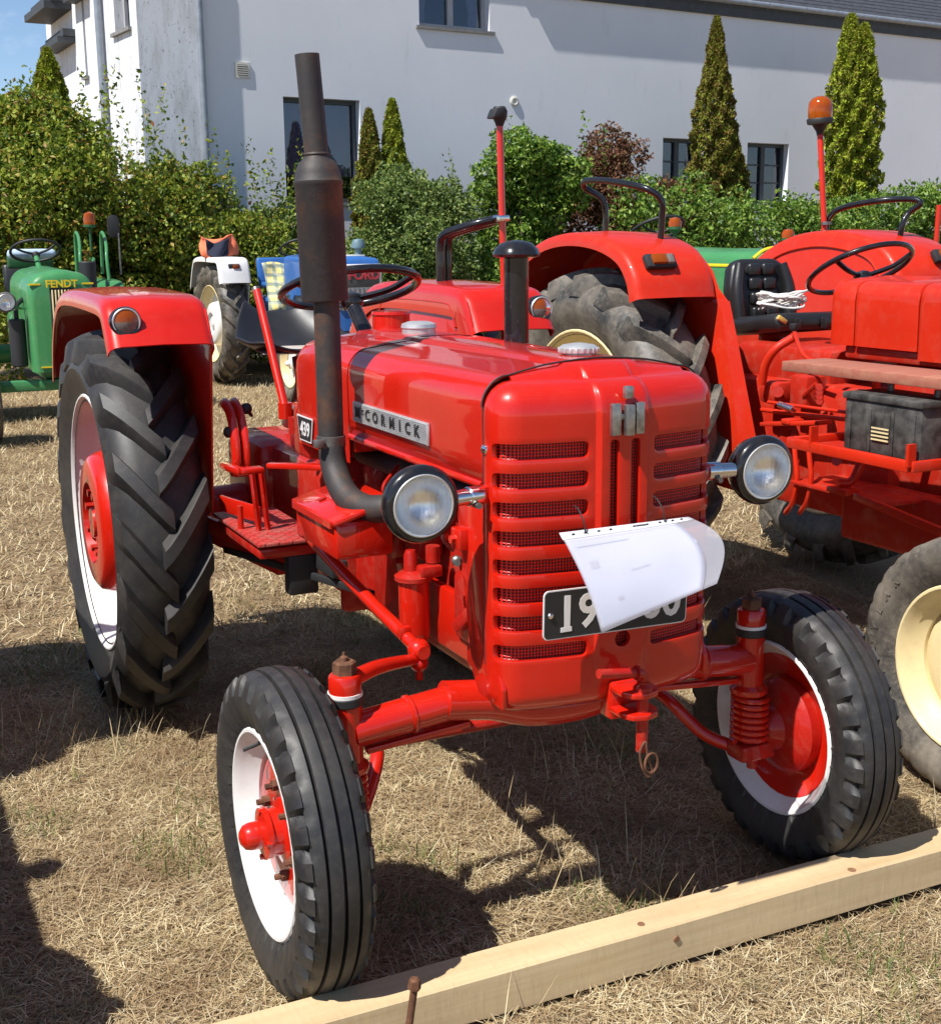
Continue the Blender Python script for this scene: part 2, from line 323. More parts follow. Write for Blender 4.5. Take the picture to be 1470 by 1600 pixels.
def text(name, body, size, org, u, v, mat, parent, depth=.002, align='CENTER', xs=1., bold=0., space=1.):
    cu = bpy.data.curves.new(name, 'FONT'); cu.body = body; cu.size = size; cu.extrude = depth; cu.align_x = align; cu.align_y = 'CENTER'; cu.offset = bold; cu.space_character = space; cu.resolution_u = 3
    o = bpy.data.objects.new(name, cu); COL.objects.link(o); bpy.context.view_layer.update()
    me = bpy.data.meshes.new_from_object(o.evaluated_get(bpy.context.evaluated_depsgraph_get())); bpy.data.objects.remove(o); bpy.data.curves.remove(cu)
    u = Vector(u).normalized(); v = Vector(v).normalized(); w_ = u.cross(v); org = Vector(org)
    for q in me.vertices: q.co = org+u*q.co.x*xs+v*q.co.y+w_*q.co.z
    me.name = name; me.materials.clear(); me.materials.append(mat); return link(name, me, parent)
def rrect(w_, h, r, n=4, cx=0, cy=0):
    out = []
    for sx, sy, a0 in ((1, 1, 0), (-1, 1, 90), (-1, -1, 180), (1, -1, 270)):
        for k in range(n+1): a = R(a0+90*k/n); out.append((cx+sx*(w_/2-r)+r*math.cos(a), cy+sy*(h/2-r)+r*math.sin(a)))
    return out

# ------------------------------------------------------------------ wheels
def rib_tyre(name, Rr, w_, rim, mat, pitch=30, nk=1.):
    n = pitch*6; prof = [(-.34, rim/Rr-.03), (-.36, rim/Rr+.01), (-.44, rim/Rr+.06), (-.495, .80), (-.50, .85), (-.475, .905), (-.44, .945), (-.385, .972)]
    x = -.37
    ribs = [(-.37, -.225), (-.175, -.028), (.028, .175), (.225, .37)]
    for i, (a, b) in enumerate(ribs):
        crown = lambda q: 1-.045*(q/.4)**2
        prof += [(a, crown(a)), ((a+b)/2, crown((a+b)/2)+.002), (b, crown(b))]
        if i < 3: prof += [(b+.006, crown(b)-.040), (ribs[i+1][0]-.006, crown(b)-.040)]
    prof += [(.385, .972)] + [(-u, r) for u, r in prof[6::-1]]
    vs = []; fs = []; m = len(prof)
    for i in range(n):
        ph = 2*PI*i/n; notch = (i % 6 in (0, 1))
        for k, (u, r) in enumerate(prof):
            if notch and .375 < abs(u) < .48: r -= (.045 if i % 6 == 0 else .025)*nk; u *= 1-.07*nk
            if notch and .34 < abs(u) < .375: r -= .022*nk
            vs.append((u*w_, -math.sin(ph)*r*Rr, math.cos(ph)*r*Rr))
    for i in range(n):
        j = (i+1) % n
        for k in range(m-1): fs.append((i*m+k, j*m+k, j*m+k+1, i*m+k+1))
    return MB().add(vs, fs).mesh(name, mat, 32)
def lug_tyre(name, Rr, w_, rim, mat, nl=18, delta=.33, lh=.066, tw=.031):
    n = 72; rc = lambda u: Rr*(1-lh-.13*abs(2*u)**4)
    prof = [(-.36, rim-.02), (-.38, rim+.012), (-.45, rim+.05), (-.495, rim+(Rr-rim)*.42)] + [(u, rc(u)) for u in (-.47, -.42, -.33, -.2, 0, .2, .33, .42, .47)] + [(.495, rim+(Rr-rim)*.42), (.45, rim+.05), (.38, rim+.012), (.36, rim-.02)]
    vs = []; fs = []; m = len(prof)
    for i in range(n):
        ph = 2*PI*i/n
        for u, r in prof: vs.append((u*w_, -math.sin(ph)*r, math.cos(ph)*r))
    for i in range(n):
        j = (i+1) % n
        for k in range(m-1): fs.append((i*m+k, j*m+k, j*m+k+1, i*m+k+1))
    b = MB().add(vs, fs)
    for sd in (-1, 1):
        for k in range(nl):
            ph0 = 2*PI*(k+(.5 if sd > 0 else 0))/nl+rng.uniform(-.004, .004); rings = []
            for q in (0, .12, .3, .5, .7, .86, .96, 1.06):
                u = sd*(-.06+.54*min(q, 1.0)); ph = ph0-delta*q**1.15; rt = Rr*(1-.055*abs(2*u)**2.2); rb = rc(u)-.012; hw = tw*(1+.25*q)
                if q > 1: u = sd*.497; rt = Rr*.865; rb = Rr*.84; hw *= .8
                if q == 0: rt -= .004
                ring = []
                for r, h in ((rb, -hw*1.75), (rt-.006, -hw*1.05), (rt, -hw*.85), (rt, hw*.85), (rt-.006, hw*1.05), (rb, hw*1.55)):
                    a = ph+h/Rr; ring.append((u*w_, -math.sin(a)*r, math.cos(a)*r))
                rings.append(ring)
            b.loft(rings)
    return b.mesh(name, mat, 35)
def rim_mesh(name, rim, w_, mat, deep=.10):
    h = w_*.40; k = rim
    pr = [(k, -h), (k+.004, -h+.004), (k-.012, -h+.014), (k-.022, -h*.55), (k-.022-deep*.35, -h*.3), (k-.022-deep*.35, h*.3), (k-.022, h*.55), (k-.012, h-.014), (k+.004, h-.004), (k, h),
          (k-.006, h), (k-.020, h-.016), (k-.030, h*.5), (k-.030-deep*.35, h*.25), (k-.030-deep*.35, -h*.25), (k-.030, -h*.5), (k-.020, -h+.016), (k-.006, -h), (k, -h)]
    return MB().lathe((0, 0, 0), (1, 0, 0), pr, 56, False, False).mesh(name, mat, 40)
FT = rib_tyre('front_tyre', .352, .158, .227, TYRE); FT2 = rib_tyre('front_tyre_wide', .385, .20, .245, TYRED, 30, .25)
RTY = lug_tyre('rear_tyre', .656, .295, .435, TYRE); RTY2 = lug_tyre('rear_tyre_dusty', .735, .34, .47, TYRED, 19, .30, .055, .026)
RIMF = rim_mesh('front_rim', .225, .158, WHITE, .06); RIMR = rim_mesh('rear_rim', .437, .295, WHITE)
RIMF2 = rim_mesh('front_rim_cream', .243, .20, CREAM, .07); RIMR2 = rim_mesh('rear_rim_cream', .47, .34, CREAM)
def front_wheel(root, c, o, tyre, rim, rr, mdisc, mhub, detail=True, mdrum=None):
    b = MB(); k = rr-.036
    b.lathe((0, 0, 0), (o, 0, 0), [(k, -.028), (k, .0), (k*.9, .008), (k*.72, .022), (k*.55, .016), (.05, .016), (.05, -.0), (k*.6, .004), (k*.85, -.008), (k, -.028)], 40, False, False)
    wh = b.obj('wheel', mdisc, root); wh.location = c
    link('tyre', tyre, wh); link('rim', rim, wh)
    MB().lathe((0, 0, 0), (o, 0, 0), [(.072, .012), (.072, .022), (.052, .028), (.050, .048), (.056, .050), (.056, .062), (.040, .066), (.031, .068), (.030, .088), (.026, .101), (.014, .110), (.0, .112)], 28).obj('hub', mhub, wh)
    MB().lathe((0, 0, 0), (-o, 0, 0), [(.125, .0), (.125, .03), (.105, .05), (.06, .062), (.045, .09), (.03, .10)], 32).obj('brake_drum', mdrum or mhub, wh)
    if detail:
        for i in range(6):
            a = 2*PI*(i+.3)/6; y, z = .098*math.cos(a), .098*math.sin(a)
            MB().cyl((o*.014, y, z), (o*.030, y, z), .0125, n=6).cyl((o*.030, y, z), (o*.044, y, z), .007, n=8).obj('wheel_bolt', RUST, wh)
        for i in range(4):
            a = 2*PI*i/4; y, z = .052*math.cos(a), .052*math.sin(a); MB().cyl((o*.055, y, z), (o*.068, y, z), .007, n=6).obj('hub_bolt', mhub, wh)
        MB().tube([(o*.03, .06, .185), (o*.05, .062, .178), (o*.075, .07, .168)], .0045, 8).obj('valve', MATBLK, wh)
    return wh
def rear_wheel(root, c, o, tyre, rim, rr, mdisc, detail=True):
    k = rr-.03; b = MB()
    b.lathe((0, 0, 0), (o, 0, 0), [(k, -.03), (k, .0), (k-.02, .012), (k*.88, .004), (k*.80, -.012), (k*.66, -.010), (k*.62, .03), (k*.595, .085), (k*.56, .115), (k*.50, .128), (.14, .130), (.13, .10), (.06, .098), (.05, .125), (.0, .128)], 56, False, False)
    wh = b.obj('wheel', mdisc, root); wh.location = c
    link('tyre', tyre, wh); link('rim', rim, wh)
    if detail:
        for i in range(8):
            a = 2*PI*(i+.5)/8; y, z = .105*math.cos(a), .105*math.sin(a); MB().cyl((o*.10, y, z), (o*.126, y, z), .014, n=6).obj('wheel_bolt', REDC, wh)
        for i in range(8):
            a = 2*PI*(i+.2)/8; y, z = k*.74*math.cos(a), k*.74*math.sin(a); MB().cyl((-o*.012, y, z), (o*.022, y, z), .013, n=6).obj('rim_bolt', REDC, wh)
    return wh
def steering_wheel(root, c, axis, r, mat, name='steering_wheel', spokes=3, rt=.013, colm=None, col_end=None):
    c = Vector(c); ax = Vector(axis).normalized(); u = ax.orthogonal().normalized(); v = ax.cross(u)
    b = MB().tube([c+(u*math.cos(2*PI*i/20)+v*math.sin(2*PI*i/20))*r for i in range(20)], rt, 10, 3, True)
    o = b.obj(name, mat, root)
    for i in range(spokes):
        a = 2*PI*i/spokes+.6; d = u*math.cos(a)+v*math.sin(a); MB().tube([c-ax*.035+d*.02, c-ax*.028+d*r*.6, c+d*(r-.004)], .009, 8, 4, flat=1.2).obj('spoke', mat, o)
    MB().lathe(c-ax*.06, ax, [(.03, 0), (.036, .012), (.034, .034), (.02, .045), (0, .047)], 18).obj('hub', mat, o)
    if colm: MB().cyl(c-ax*.05, col_end, .022, .026, 14).obj('steering_column', colm, root)
    return o
MIRROR = plain('lamp_reflector', (.90, .90, .89), .33, 1, var=.02)
def headlight(root, c, fwd, r, body, inner=MIRROR):
    c = Vector(c); f = Vector(fwd).normalized()
    h = MB().lathe(c-f*r*1.15, f, [(0, 0), (r*.35, r*.03), (r*.70, r*.20), (r*.94, r*.50), (r*1.06, r*.85), (r*1.08, r*1.02), (r*1.03, r*1.15), (r*.93, r*1.22), (r*.84, r*1.23), (r*.82, r*1.18), (r*.80, r*1.1)], 40, True, False).obj('headlight', body, root)
    MB().lathe(c-f*r*.62, f, [(0, 0), (r*.14, r*.01), (r*.45, r*.12), (r*.66, r*.34), (r*.80, r*.66)], 36, False, False).obj('reflector', inner, h)
    MB().lathe(c+f*r*.0, f, [(r*.815, r*.03), (r*.815, r*.055), (r*.76, r*.10), (r*.5, r*.17), (r*.2, r*.205), (0, r*.21)], 36, False, False).obj('lens', LENS, h)
    MB().lathe(c+f*r*.0, f, [(r*.82, r*.05), (r*.865, r*.095), (r*.84, r*.115), (r*.79, r*.10), (r*.79, r*.04), (r*.82, r*.05)], 40, False, False).obj('lens_ring', SILVER, h)
    return h

# ------------------------------------------------------------------ the main red tractor
def section(hw, zb, zt, crown, r, n=8, strip=0.0):
    """open hood cross-section (x,z) from lower left over the top to lower right"""
    pts = [(-hw, zb), (-hw, zb+(zt-r-zb)*.35), (-hw-.002, zt-r-.02)]
    for k in range(n+1): a = R(180-90*k/n); pts.append((-hw+r+r*math.cos(a), zt-r+r*math.sin(a)))
    xs = [-(hw-r)*q for q in (.75, .5)]
    for x in xs: pts.append((x, zt+crown*(1-(x/(hw-r))**2)))
    if strip: pts += [(-strip-.008, zt+crown*.8), (-strip, zt+crown*.8+.006), (-strip*.5, zt+crown*.97+.007)]
    pts.append((0, zt+crown+(.007 if strip else 0)))
    return pts + [(-x, z) for x, z in pts[-2::-1]]
def fender_mesh(sx, xi, xo, path, inner_poly, mat, th=.004, mirror=True):
    """path (y,z) of the top sheet; inner_poly (y,z) of the side plate. sx=-1 viewer-left"""
    b = MB(); rings = []; P = spline([V(0, y, z) for y, z in path], 5)
    r = .035
    for i, p in enumerate(P):
        t = (P[min(i+1, len(P)-1)]-P[max(i-1, 0)]).normalized(); nrm = V(0, -t.z, t.y)
        if nrm.z < 0 and i < len(P)*.6: nrm = -nrm
        if i >= len(P)*.6 and nrm.dot(V(0, .5, .5)) < 0: nrm = -nrm
        ring = []
        prof = [(xi, -.10)] + [(xi+(r-r*math.cos(R(a))), -r+r*math.sin(R(a))) for a in (0, 30, 60, 90)] + [((xi+xo)/2, .006)] + [(xo-(r-r*math.cos(R(a))), -r+r*math.sin(R(a))) for a in (90, 60, 30, 0)] + [(xo, -.055)]
        prof2 = prof + [(x, d-.006) if xi+.01 < x < xo-.01 else ((x+.005 if x <= xi+.01 else x-.005), d) for x, d in prof[::-1]]
        for x, d in prof2: ring.append(V(sx*x, p.y, p.z)+nrm*d)
        rings.append(ring)
    b.loft(rings)
    return b
def main_tractor():
    T = thing('tractor', 'shiny red tractor with round headlights and white rims, its front wheels against the timber beam', 'tractor')
    # wheels
    front_wheel(T, (-.678, 0, .352), -1, FT, RIMF, .225, RED, RED, mdrum=REDC); front_wheel(T, (.678, 0, .352), 1, FT, RIMF, .225, RED, REDC, mdrum=REDC)
    rear_wheel(T, (-.616, 1.944, .656), -1, RTY, RIMR, .437, RED); rear_wheel(T, (.616, 1.944, .656), 1, RTY, RIMR, .437, RED)
    # hood: front sheet, rear cowl
    sec = section(.270, 1.088, 1.318, .018, .062, 8, .085); rings = []
    ys = [-.128, -.126, .1, .3, .5, .655, .668]
    for y in ys:
        k = .003 if y == ys[0] else 0; rings.append([(x*(1-k*2), y, z-(k if z > 1.2 else 0)) for x, z in sec])
    b = MB().loft(rings, False, False)
    for s in (-1, 1): b.cyl((s*.268, -.126, 1.09), (s*.268, .66, 1.09), .009, n=10)
    h = b.obj('hood', RED, T, 35); mod = h.modifiers.new('thickness', 'SOLIDIFY'); mod.thickness = .004; mod.offset = -1
    sec2 = section(.2712, 1.018, 1.3192, .018, .062, 8, .085); rings = []
    for y, dz, dx in ((.660, .0, 1.), (.8, 0, 1), (.95, 0, 1), (1.06, -.004, 1), (1.095, -.014, .985), (1.112, -.030, .965), (1.120, -.055, .94)):
        rings.append([(x*dx, y, max(1.018, z+dz) if z > 1.2 else z) for x, z in sec2])
    MB().loft(rings, False, False).add(rings[-1], [tuple(range(len(rings[-1])))]).obj('rear_cowl', RED, T, 35)
    MB().box((0, .666, 1.17), (.51, .012, .25), bev=.004).obj('firewall_strip', RED, T)
    # nose shell (grille) -- laid out flat along s, holes cut, bent round the plan
    plan = []; x, y, a, s = 0., -.243, 0., 0.; ds = .001
    while True:
        plan.append((s, x, y, a))
        if s < .205: a = R(16)*s/.205
        elif s < .292: a = R(16)+R(74)*(s-.205)/.087
        else: a = PI/2
        x += ds*math.cos(a); y += ds*math.sin(a); s += ds
        if y > -.137: break
    SM = plan[-1][0]; kx = .272/plan[-1][1]
    def P2(s):
        f_ = min(len(plan)-1.001, abs(s)/ds); i = int(f_); f_ -= i; _, x, y, a = [p0*(1-f_)+p1*f_ for p0, p1 in zip(plan[i], plan[i+1])]; sg = 1 if s >= 0 else -1
        q = min(1, max(0, (.060-abs(s))/.009)); q = q*q*(3-2*q)
        return V(sg*x*kx, y, 0), V(sg*math.sin(a), -math.cos(a), 0), q*.010
    def pos(s, z, e=0., off=0.):
        p, n, bmp = P2(s); fl = max(0, 1-abs(z-.70)/.10) if z < .8 else 0
        p = p+n*(bmp*(1 if z > .72 else max(0, (z-.62)/.10))-e+off); return V(p.x, p.y, z)
    holes = []
    zl = [1.168-.0608*k for k in range(8)]
    for k, z in enumerate(zl):
        for sg in (-1, 1): holes.append(rrect(.200, .034, .010, 3, sg*.174, z-.003*(k > 6)))
    for sx in (-.0235, .0235): holes.append(rrect(.020, .30, .007, 3, sx, 1.035))
    hole_c = [(.018*math.cos(2*PI*i/18)+0, .752+.018*math.sin(2*PI*i/18)) for i in range(18)]; holes.append(hole_c)
    Z0, Z1 = .645, 1.24
    cols = sorted(set([round(-SM+2*SM*i/44, 4) for i in range(45)]+[round(sg*q, 4) for sg in (-1, 1) for q in np.arange(.205, .31, .0085)]+[sg*q for sg in (-1, 1) for q in (.051, .054, .057, .060)]))
    cl_ = []
    for q in cols:
        if not cl_ or q-cl_[-1] > .0028: cl_.append(q)
    cols = cl_; cols[-1] = round(SM, 4); rows = [Z0, .675] + [1.168+.0304-.0608*k for k in range(8, -1, -1)] + [1.22, Z1]
    pts = []; edges = []
    def inpoly(p, poly):
        c = False; n = len(poly)
        for i in range(n):
            x1, y1 = poly[i]; x2, y2 = poly[i-1]
            if (y1 > p[1]) != (y2 > p[1]) and p[0] < (x2-x1)*(p[1]-y1)/(y2-y1)+x1: c = not c
        return c
    def fine(poly):
        out = []
        for i, a_ in enumerate(poly):
            b_ = poly[(i+1) % len(poly)]; m_ = max(1, int(math.hypot(b_[0]-a_[0], b_[1]-a_[1])/.011)); out += [(a_[0]+(b_[0]-a_[0])*k/m_, a_[1]+(b_[1]-a_[1])*k/m_) for k in range(m_)]
        return out
    holes = [fine(hp) for hp in holes]
    for hpoly in holes:
        o = len(pts); pts += hpoly; edges += [(o+i, o+(i+1) % len(hpoly)) for i in range(len(hpoly))]
    boxes = [(min(q[0] for q in hp)-.004, max(q[0] for q in hp)+.004, min(q[1] for q in hp)-.004, max(q[1] for q in hp)+.004) for hp in holes]
    for s in cols:
        for z in rows:
            if z in (Z0, Z1) or not any(b0 < s < b1 and b2 < z < b3 for b0, b1, b2, b3 in boxes): pts.append((s, z))
    zz_ = np.linspace(Z0, Z1, 52)
    for sg in (-1, 1):
        for q in (.051, .054, .057, .060):
            col_ = min(cols, key=lambda c: abs(c-sg*q)); pts = [p for p in pts]; ids = []
            for z in zz_:
                hit = [i for i, p in enumerate(pts) if abs(p[0]-col_) < 1e-6 and abs(p[1]-z) < 1e-6]
                if hit: ids.append(hit[0])
                else: ids.append(len(pts)); pts.append((col_, float(z)))
            edges += list(zip(ids[:-1], ids[1:]))
    r = delaunay_2d_cdt([Vector(p) for p in pts], edges, [], 0, 1e-6)
    fs = []
    for f in r[2]:
        c = (sum(r[0][i].x for i in f)/3, sum(r[0][i].y for i in f)/3)
        if not any(inpoly(c, hp) for hp in holes): fs.append(tuple(f))
    b = MB().add([pos(v.x, v.y) for v in r[0]], fs)
    # round-over at the top and curl at the bottom, with the same columns
    rr = .062; top = [[pos(s, Z1) for s in cols]]
    for a in (15, 30, 45, 60, 75, 90):
        top.append([pos(s, Z1+.006+rr*math.sin(R(a)), rr*(1-math.cos(R(a)))) for s in cols])
    last = top[-1]
    def hz(x): return 1.316+.018*(1-min(1, abs(x)/.208)**2)+(.007 if abs(x) < .085 else 0)
    for q in (.2, .45, .75, 1.): top.append([V(p.x, p.y*(1-q)+(-.134)*q, p.z*(1-q)**2+hz(p.x)*(1-(1-q)**2)) for p in last])
    b.loft(top, False, False); bot = [[pos(s, Z0) for s in cols]]; rb = .045
    for a in (20, 45, 70, 90): bot.append([pos(s, Z0-rb*math.sin(R(a)), rb*(1-math.cos(R(a)))) for s in cols])
    b.loft(bot, False, False)
    me = b.mesh('grille_shell', RED, 0); bm = bmesh.new(); bm.from_mesh(me); bmesh.ops.remove_doubles(bm, verts=bm.verts[:], dist=2e-4); bmesh.ops.recalc_face_normals(bm, faces=bm.faces[:]); bm.to_mesh(me); bm.free()
    me.polygons.foreach_set('use_smooth', [True]*len(me.polygons)); me.set_sharp_from_angle(angle=R(38))
    g = link('grille_shell', me, T)
    mod = g.modifiers.new('thickness', 'SOLIDIFY'); mod.thickness = .013; mod.offset = -1; mod.use_even_offset = False
    mod = g.modifiers.new('edge', 'BEVEL'); mod.width = .0035; mod.segments = 2; mod.limit_method = 'ANGLE'; mod.angle_limit = R(55)
    scr = [[pos(s, z, .0175) for s in cols[4:-4]] for z in (.66, .9, 1.1, 1.235)]; MB().loft(scr, False, False).obj('mesh_screen', SCREEN, g)
    MB().box((0, -.11, .95), (.46, .05, .60)).obj('radiator', MATBLK, T)
    MB().tube([pos(SM, z, .002, 0)+V(0, .004, 0) for z in (.70, .9, 1.1, 1.24)] + [V(x, -.131, z) for x, z in section(.272, 1.2, 1.318, .026, .062)[3:-3]][::-1] + [pos(-SM, z, .002)+V(0, .004, 0) for z in (1.24, 1.1, .9, .70)], .0022, 6, 3).obj('seam_trim', MATBLK, T)
    for sg in (-1, 1): MB().lathe(pos(sg*.302, 1.168, 0, -.001), P2(sg*.302)[1], [(.011, 0), (.010, .004), (.005, .007), (0, .007)], 14).obj('bonnet_screw', CHROME, g)
    # emblem
    e = MB(); ye = -.258
    for xx in (-.0285, .0285): e.box((xx, ye, 1.228), (.021, .014, .066), bev=.002)
    e.box((0, ye+.002, 1.233), (.06, .010, .012), bev=.001)
    em = e.obj('emblem', DULL, g); MB().box((0, ye-.006, 1.226), (.020, .018, .064), bev=.002).box((0, ye-.002, 1.283), (.019, .016, .026), bev=.003).obj('emblem_centre', DULL, em)
    # name plates
    pl = MB().box((-.275, .373, 1.163), (.006, .475, .052), bev=.001).obj('name_plate', SILVER, T)
    for i in range(11): MB().box((-.2788, .373, 1.141+.0044*i), (.0025, .462, .0020)).obj('plate_rib', SILVER, pl)
    for ch_, yy_, sz_ in (('M', .570, .038), ('c', .535, .026), ('C', .500, .038), ('O', .448, .038), ('R', .396, .038), ('M', .340, .038), ('I', .291, .038), ('C', .244, .038), ('K', .192, .038)): text('letter', ch_, sz_, (-.2805, yy_, 1.163+(.008 if ch_ == 'c' else 0)), (0, -1, 0), (0, 0, 1), MATBLK, pl, .0014, bold=.0006, xs=1.1)
    bp = MB().prism([(-.070, .036), (.070, .036), (.050, -.036), (-.050, -.036)], rev_place((-.2755, 1.005, 1.066), (0, -1, 0), (0, 0, 1), (-1, 0, 0)), .002).obj('number_badge', WHITE, T)
    MB().prism([(-.064, .032), (.064, .032), (.047, -.032), (-.047, -.032)], rev_place((-.2773, 1.005, 1.066), (0, -1, 0), (0, 0, 1), (-1, 0, 0)), .001).obj('badge_face', MATBLK, bp)
    text('lettering', '439', .056, (-.2788, 1.003, 1.064), (0, -1, 0), (0, 0, 1), WHITE, bp, .0004, bold=.0012)
    # registration plate
    xa_, xb_ = at_y(849, 955, -.277).x, at_y(1072, 955, -.277).x; PX0 = (xa_+xb_)/2
    npl = MB().prism(rrect(xb_-xa_, .105, .012, 4), rev_place((PX0, -.274, .832), (1, .0, -.02), (.02, 0, 1), (0, -1, 0)), .003).obj('registration_plate', WHITE, T)
    MB().prism(rrect(xb_-xa_-.005, .100, .010, 4), rev_place((PX0, -.2771, .832), (1, .0, -.02), (.02, 0, 1), (0, -1, 0)), .001).obj('plate_face', MATBLK, npl)
    [text('lettering', tx, .100, (at_y(px_, 955, -.2786).x, -.2786, .831-.02*(at_y(px_, 955, -.2786).x-PX0)), (1, 0, -.02), (.02, 0, 1), WHITE, npl, .0004, bold=.0024, xs=.98, space=1.05) for tx, px_ in (('19', 903), ('60', 1033))]
    MB().box((at_y(884, 955, -.2786).x+.001, -.2786, .8015), (.026, .0016, .010)).obj('digit_serif', WHITE, npl)
    MB().lathe((at_y(860, 955, -.278).x, -.278, .835), (0, -1, 0), [(.007, 0), (.006, .003), (.003, .005), (0, .005)], 10).obj('plate_screw', CHROME, npl)
    # headlights on stubs
    for sg in (-1, 1):
        hl = headlight(T, (sg*.428, -.175, 1.072 if sg < 0 else 1.068), (-.04*1, -1, -.03), .0755, BLACK)
        MB().cyl((sg*.300, -.150, 1.075), (sg*.352, -.160, 1.075), .017, n=16, bev=.002).cyl((sg*.285, -.146, 1.075), (sg*.318, -.153, 1.075), .021, n=16, bev=.002).obj('lamp_bracket', CHROME, hl)
        MB().bar((sg*.262, -.14, 1.075), (sg*.30, -.15, 1.075), .03, .036, .004).obj('bracket_block', RED, hl)
        MB().cyl((sg*.302, -.178, 1.058), (sg*.302, -.128, 1.058), .007, n=6).obj('clamp_bolt', STEEL, hl)
    # side shields of the radiator frame
    for sg in (-1, 1):
        b = MB().prism([(-.132, 1.085), (.0, 1.06), (.012, 1.0), (-.005, .9), (-.03, .78), (-.055, .66), (-.085, .62), (-.20, .615), (-.20, .66), (-.165, .72), (-.140, .82), (-.132, .95)], rev_place((sg*.264, 0, 0), (0, 1, 0), (0, 0, 1), (-sg, 0, 0)), .012, .003); b.obj('side_shield', RED, T)
        MB().box((sg*.272, -.02, .955), (.03, .045, .05), bev=.006).cyl((sg*.285, -.02, .955), (sg*.297, -.02, .955), .010, n=6).obj('shield_clip', RED, T)
    # exhaust
    px_, py_ = -.362, .548
    MB().tube([(-.15, .30, 1.00), (-.22, .30, .985), (-.29, .32, .965), (-.335, .38, .955), (-.358, .46, .975), (px_, .525, 1.03), (px_, py_, 1.10)], .034, 18, 6).obj('exhaust_elbow', MUFF, T)
    ex = MB().lathe((px_, py_, 1.08), (0, 0, 1), [(.0325, 0), (.0325, .375)], 24, False, False).obj('exhaust_pipe', MUFF, T)
    MB().lathe((px_, py_, 1.085), (0, 0, 1), [(.034, 0), (.037, .001), (.037, .028), (.034, .029)], 24).bar((px_-.03, py_-.03, 1.10), (px_-.055, py_-.03, 1.10), .018, .02, .002).obj('exhaust_clamp', STEEL, ex)
    mf = MB().lathe((px_, py_+.01, 1.445), (-.016, .028, 1), [(.034, 0), (.056, .002), (.058, .006), (.058, .278), (.0605, .282), (.0605, .290), (.057, .294), (.055, .311), (.046, .332), (.033, .344), (.030, .350), (.0295, .354)], 36).obj('muffler', MUFF, T)
    MB().lathe((px_-.0055, py_+.0198, 1.793), (-.06, .028, 1), [(.0295, 0), (.0295, .236), (.026, .236), (.026, .1), (.0, .1)], 28, True, False).obj('tail_pipe', MUFF, mf)
    MB().lathe((px_-.0055, py_+.0198, 1.794), (-.03, .028, 1), [(.031, 0), (.033, .004), (.031, .008)], 24, False, False).obj('weld_ring', MUFF, mf)
    # intake stack, caps
    st = MB().lathe((.125, .47, 1.33), (0, 0, 1), [(.032, 0), (.032, .22)], 24).obj('intake_stack', BLACK, T)
    MB().lathe((.125, .47, 1.545), (0, 0, 1), [(.034, 0), (.058, .004), (.061, .010), (.056, .024), (.038, .039), (.015, .045), (0, .046)], 28).obj('rain_cap', BLACK, st)
    MB().lathe((-.015, .78, 1.342), (0, 0, 1), [(.046, 0), (.046, .014), (.049, .016), (.047, .026), (.03, .032), (0, .033)], 28).obj('fuel_cap', SILVER, T)
    rc = MB().lathe((.022, -.02, 1.335), (0, 0, 1), [(.03, 0), (.03, .010), (.043, .012), (.044, .022), (.036, .028), (.012, .032), (0, .032)], 28).obj('radiator_cap', SILVER, T)
    for i in range(20):
        a = 2*PI*i/20; MB().box((.022+.043*math.cos(a), -.02+.043*math.sin(a), 1.352), (.006, .006, .011), Matrix.Rotation(a, 3, 'Z'), .001).obj('cap_rib', SILVER, rc)
    MB().lathe((.035, 1.10, 1.30), (0, 0, 1), [(.056, 0), (.056, .075), (.060, .078), (.058, .086), (.0, .088)], 28).obj('filler_neck', RED, T)
    # engine and gearbox
    b = MB().box((0, .42, .82), (.30, .92, .52), bev=.02).box((0, .40, .60), (.24, .80, .14), bev=.03)
    for i in range(4): b.box((-.155, .15+.2*i, .93), (.05, .13, .12), bev=.015)
    b.obj('engine_block', REDC, T)
    b = MB().box((0, 1.35, .72), (.32, 1.10, .38), bev=.04).box((0, 1.94, .70), (.42, .42, .44), bev=.05).box((0, 1.35, .96), (.22, .7, .14), bev=.03)
    for s in (-1, 1): b.cyl((s*.15, 1.944, .656), (s*.56, 1.944, .656), .095, .075, 24)
    for i in range(6): b.cyl((-.15, .98+.0*i, .58+.06*i), (-.175, .98, .58+.06*i), .012, n=6)
    b.box((0, .96, .75), (.40, .05, .46), bev=.02); b.obj('gearbox', REDC, T)
    MB().box((-.10, 1.32, 1.06), (.20, .20, .07), bev=.02).cyl((-.13, 1.25, 1.0), (-.13, 1.25, 1.10), .035, n=16).obj('gear_cover', RED, T)
    fu = MB().lathe((-.255, .285, .63), (0, 0, 1), [(.0, 0), (.030, .002), (.036, .012), (.0375, .03), (.0375, .16)], 26).obj('oil_filter', RED, T)
    hd = MB().lathe((-.255, .285, .785), (0, 0, 1), [(.040, 0), (.047, .004), (.047, .014), (.040, .018), (.034, .024), (.02, .028)], 26)
    hd.lathe((-.262, .285, .80), (0, 0, 1), [(.018, 0), (.017, .05), (.012, .062), (0, .064)], 14).box((-.225, .26, .812), (.06, .04, .03), bev=.008).cyl((-.21, .27, .83), (-.21, .27, .87), .018, n=12).obj('filter_head', REDC, fu)
    b = MB().lathe((-.15, .50, .86), (-1, 0, 0), [(.085, 0), (.085, .04), (.07, .055), (.07, .08), (.03, .10), (0, .10)], 26).box((-.19, .37, .87), (.07, .10, .10), bev=.015).cyl((-.2, .37, .90), (-.2, .37, .97), .02, n=12)
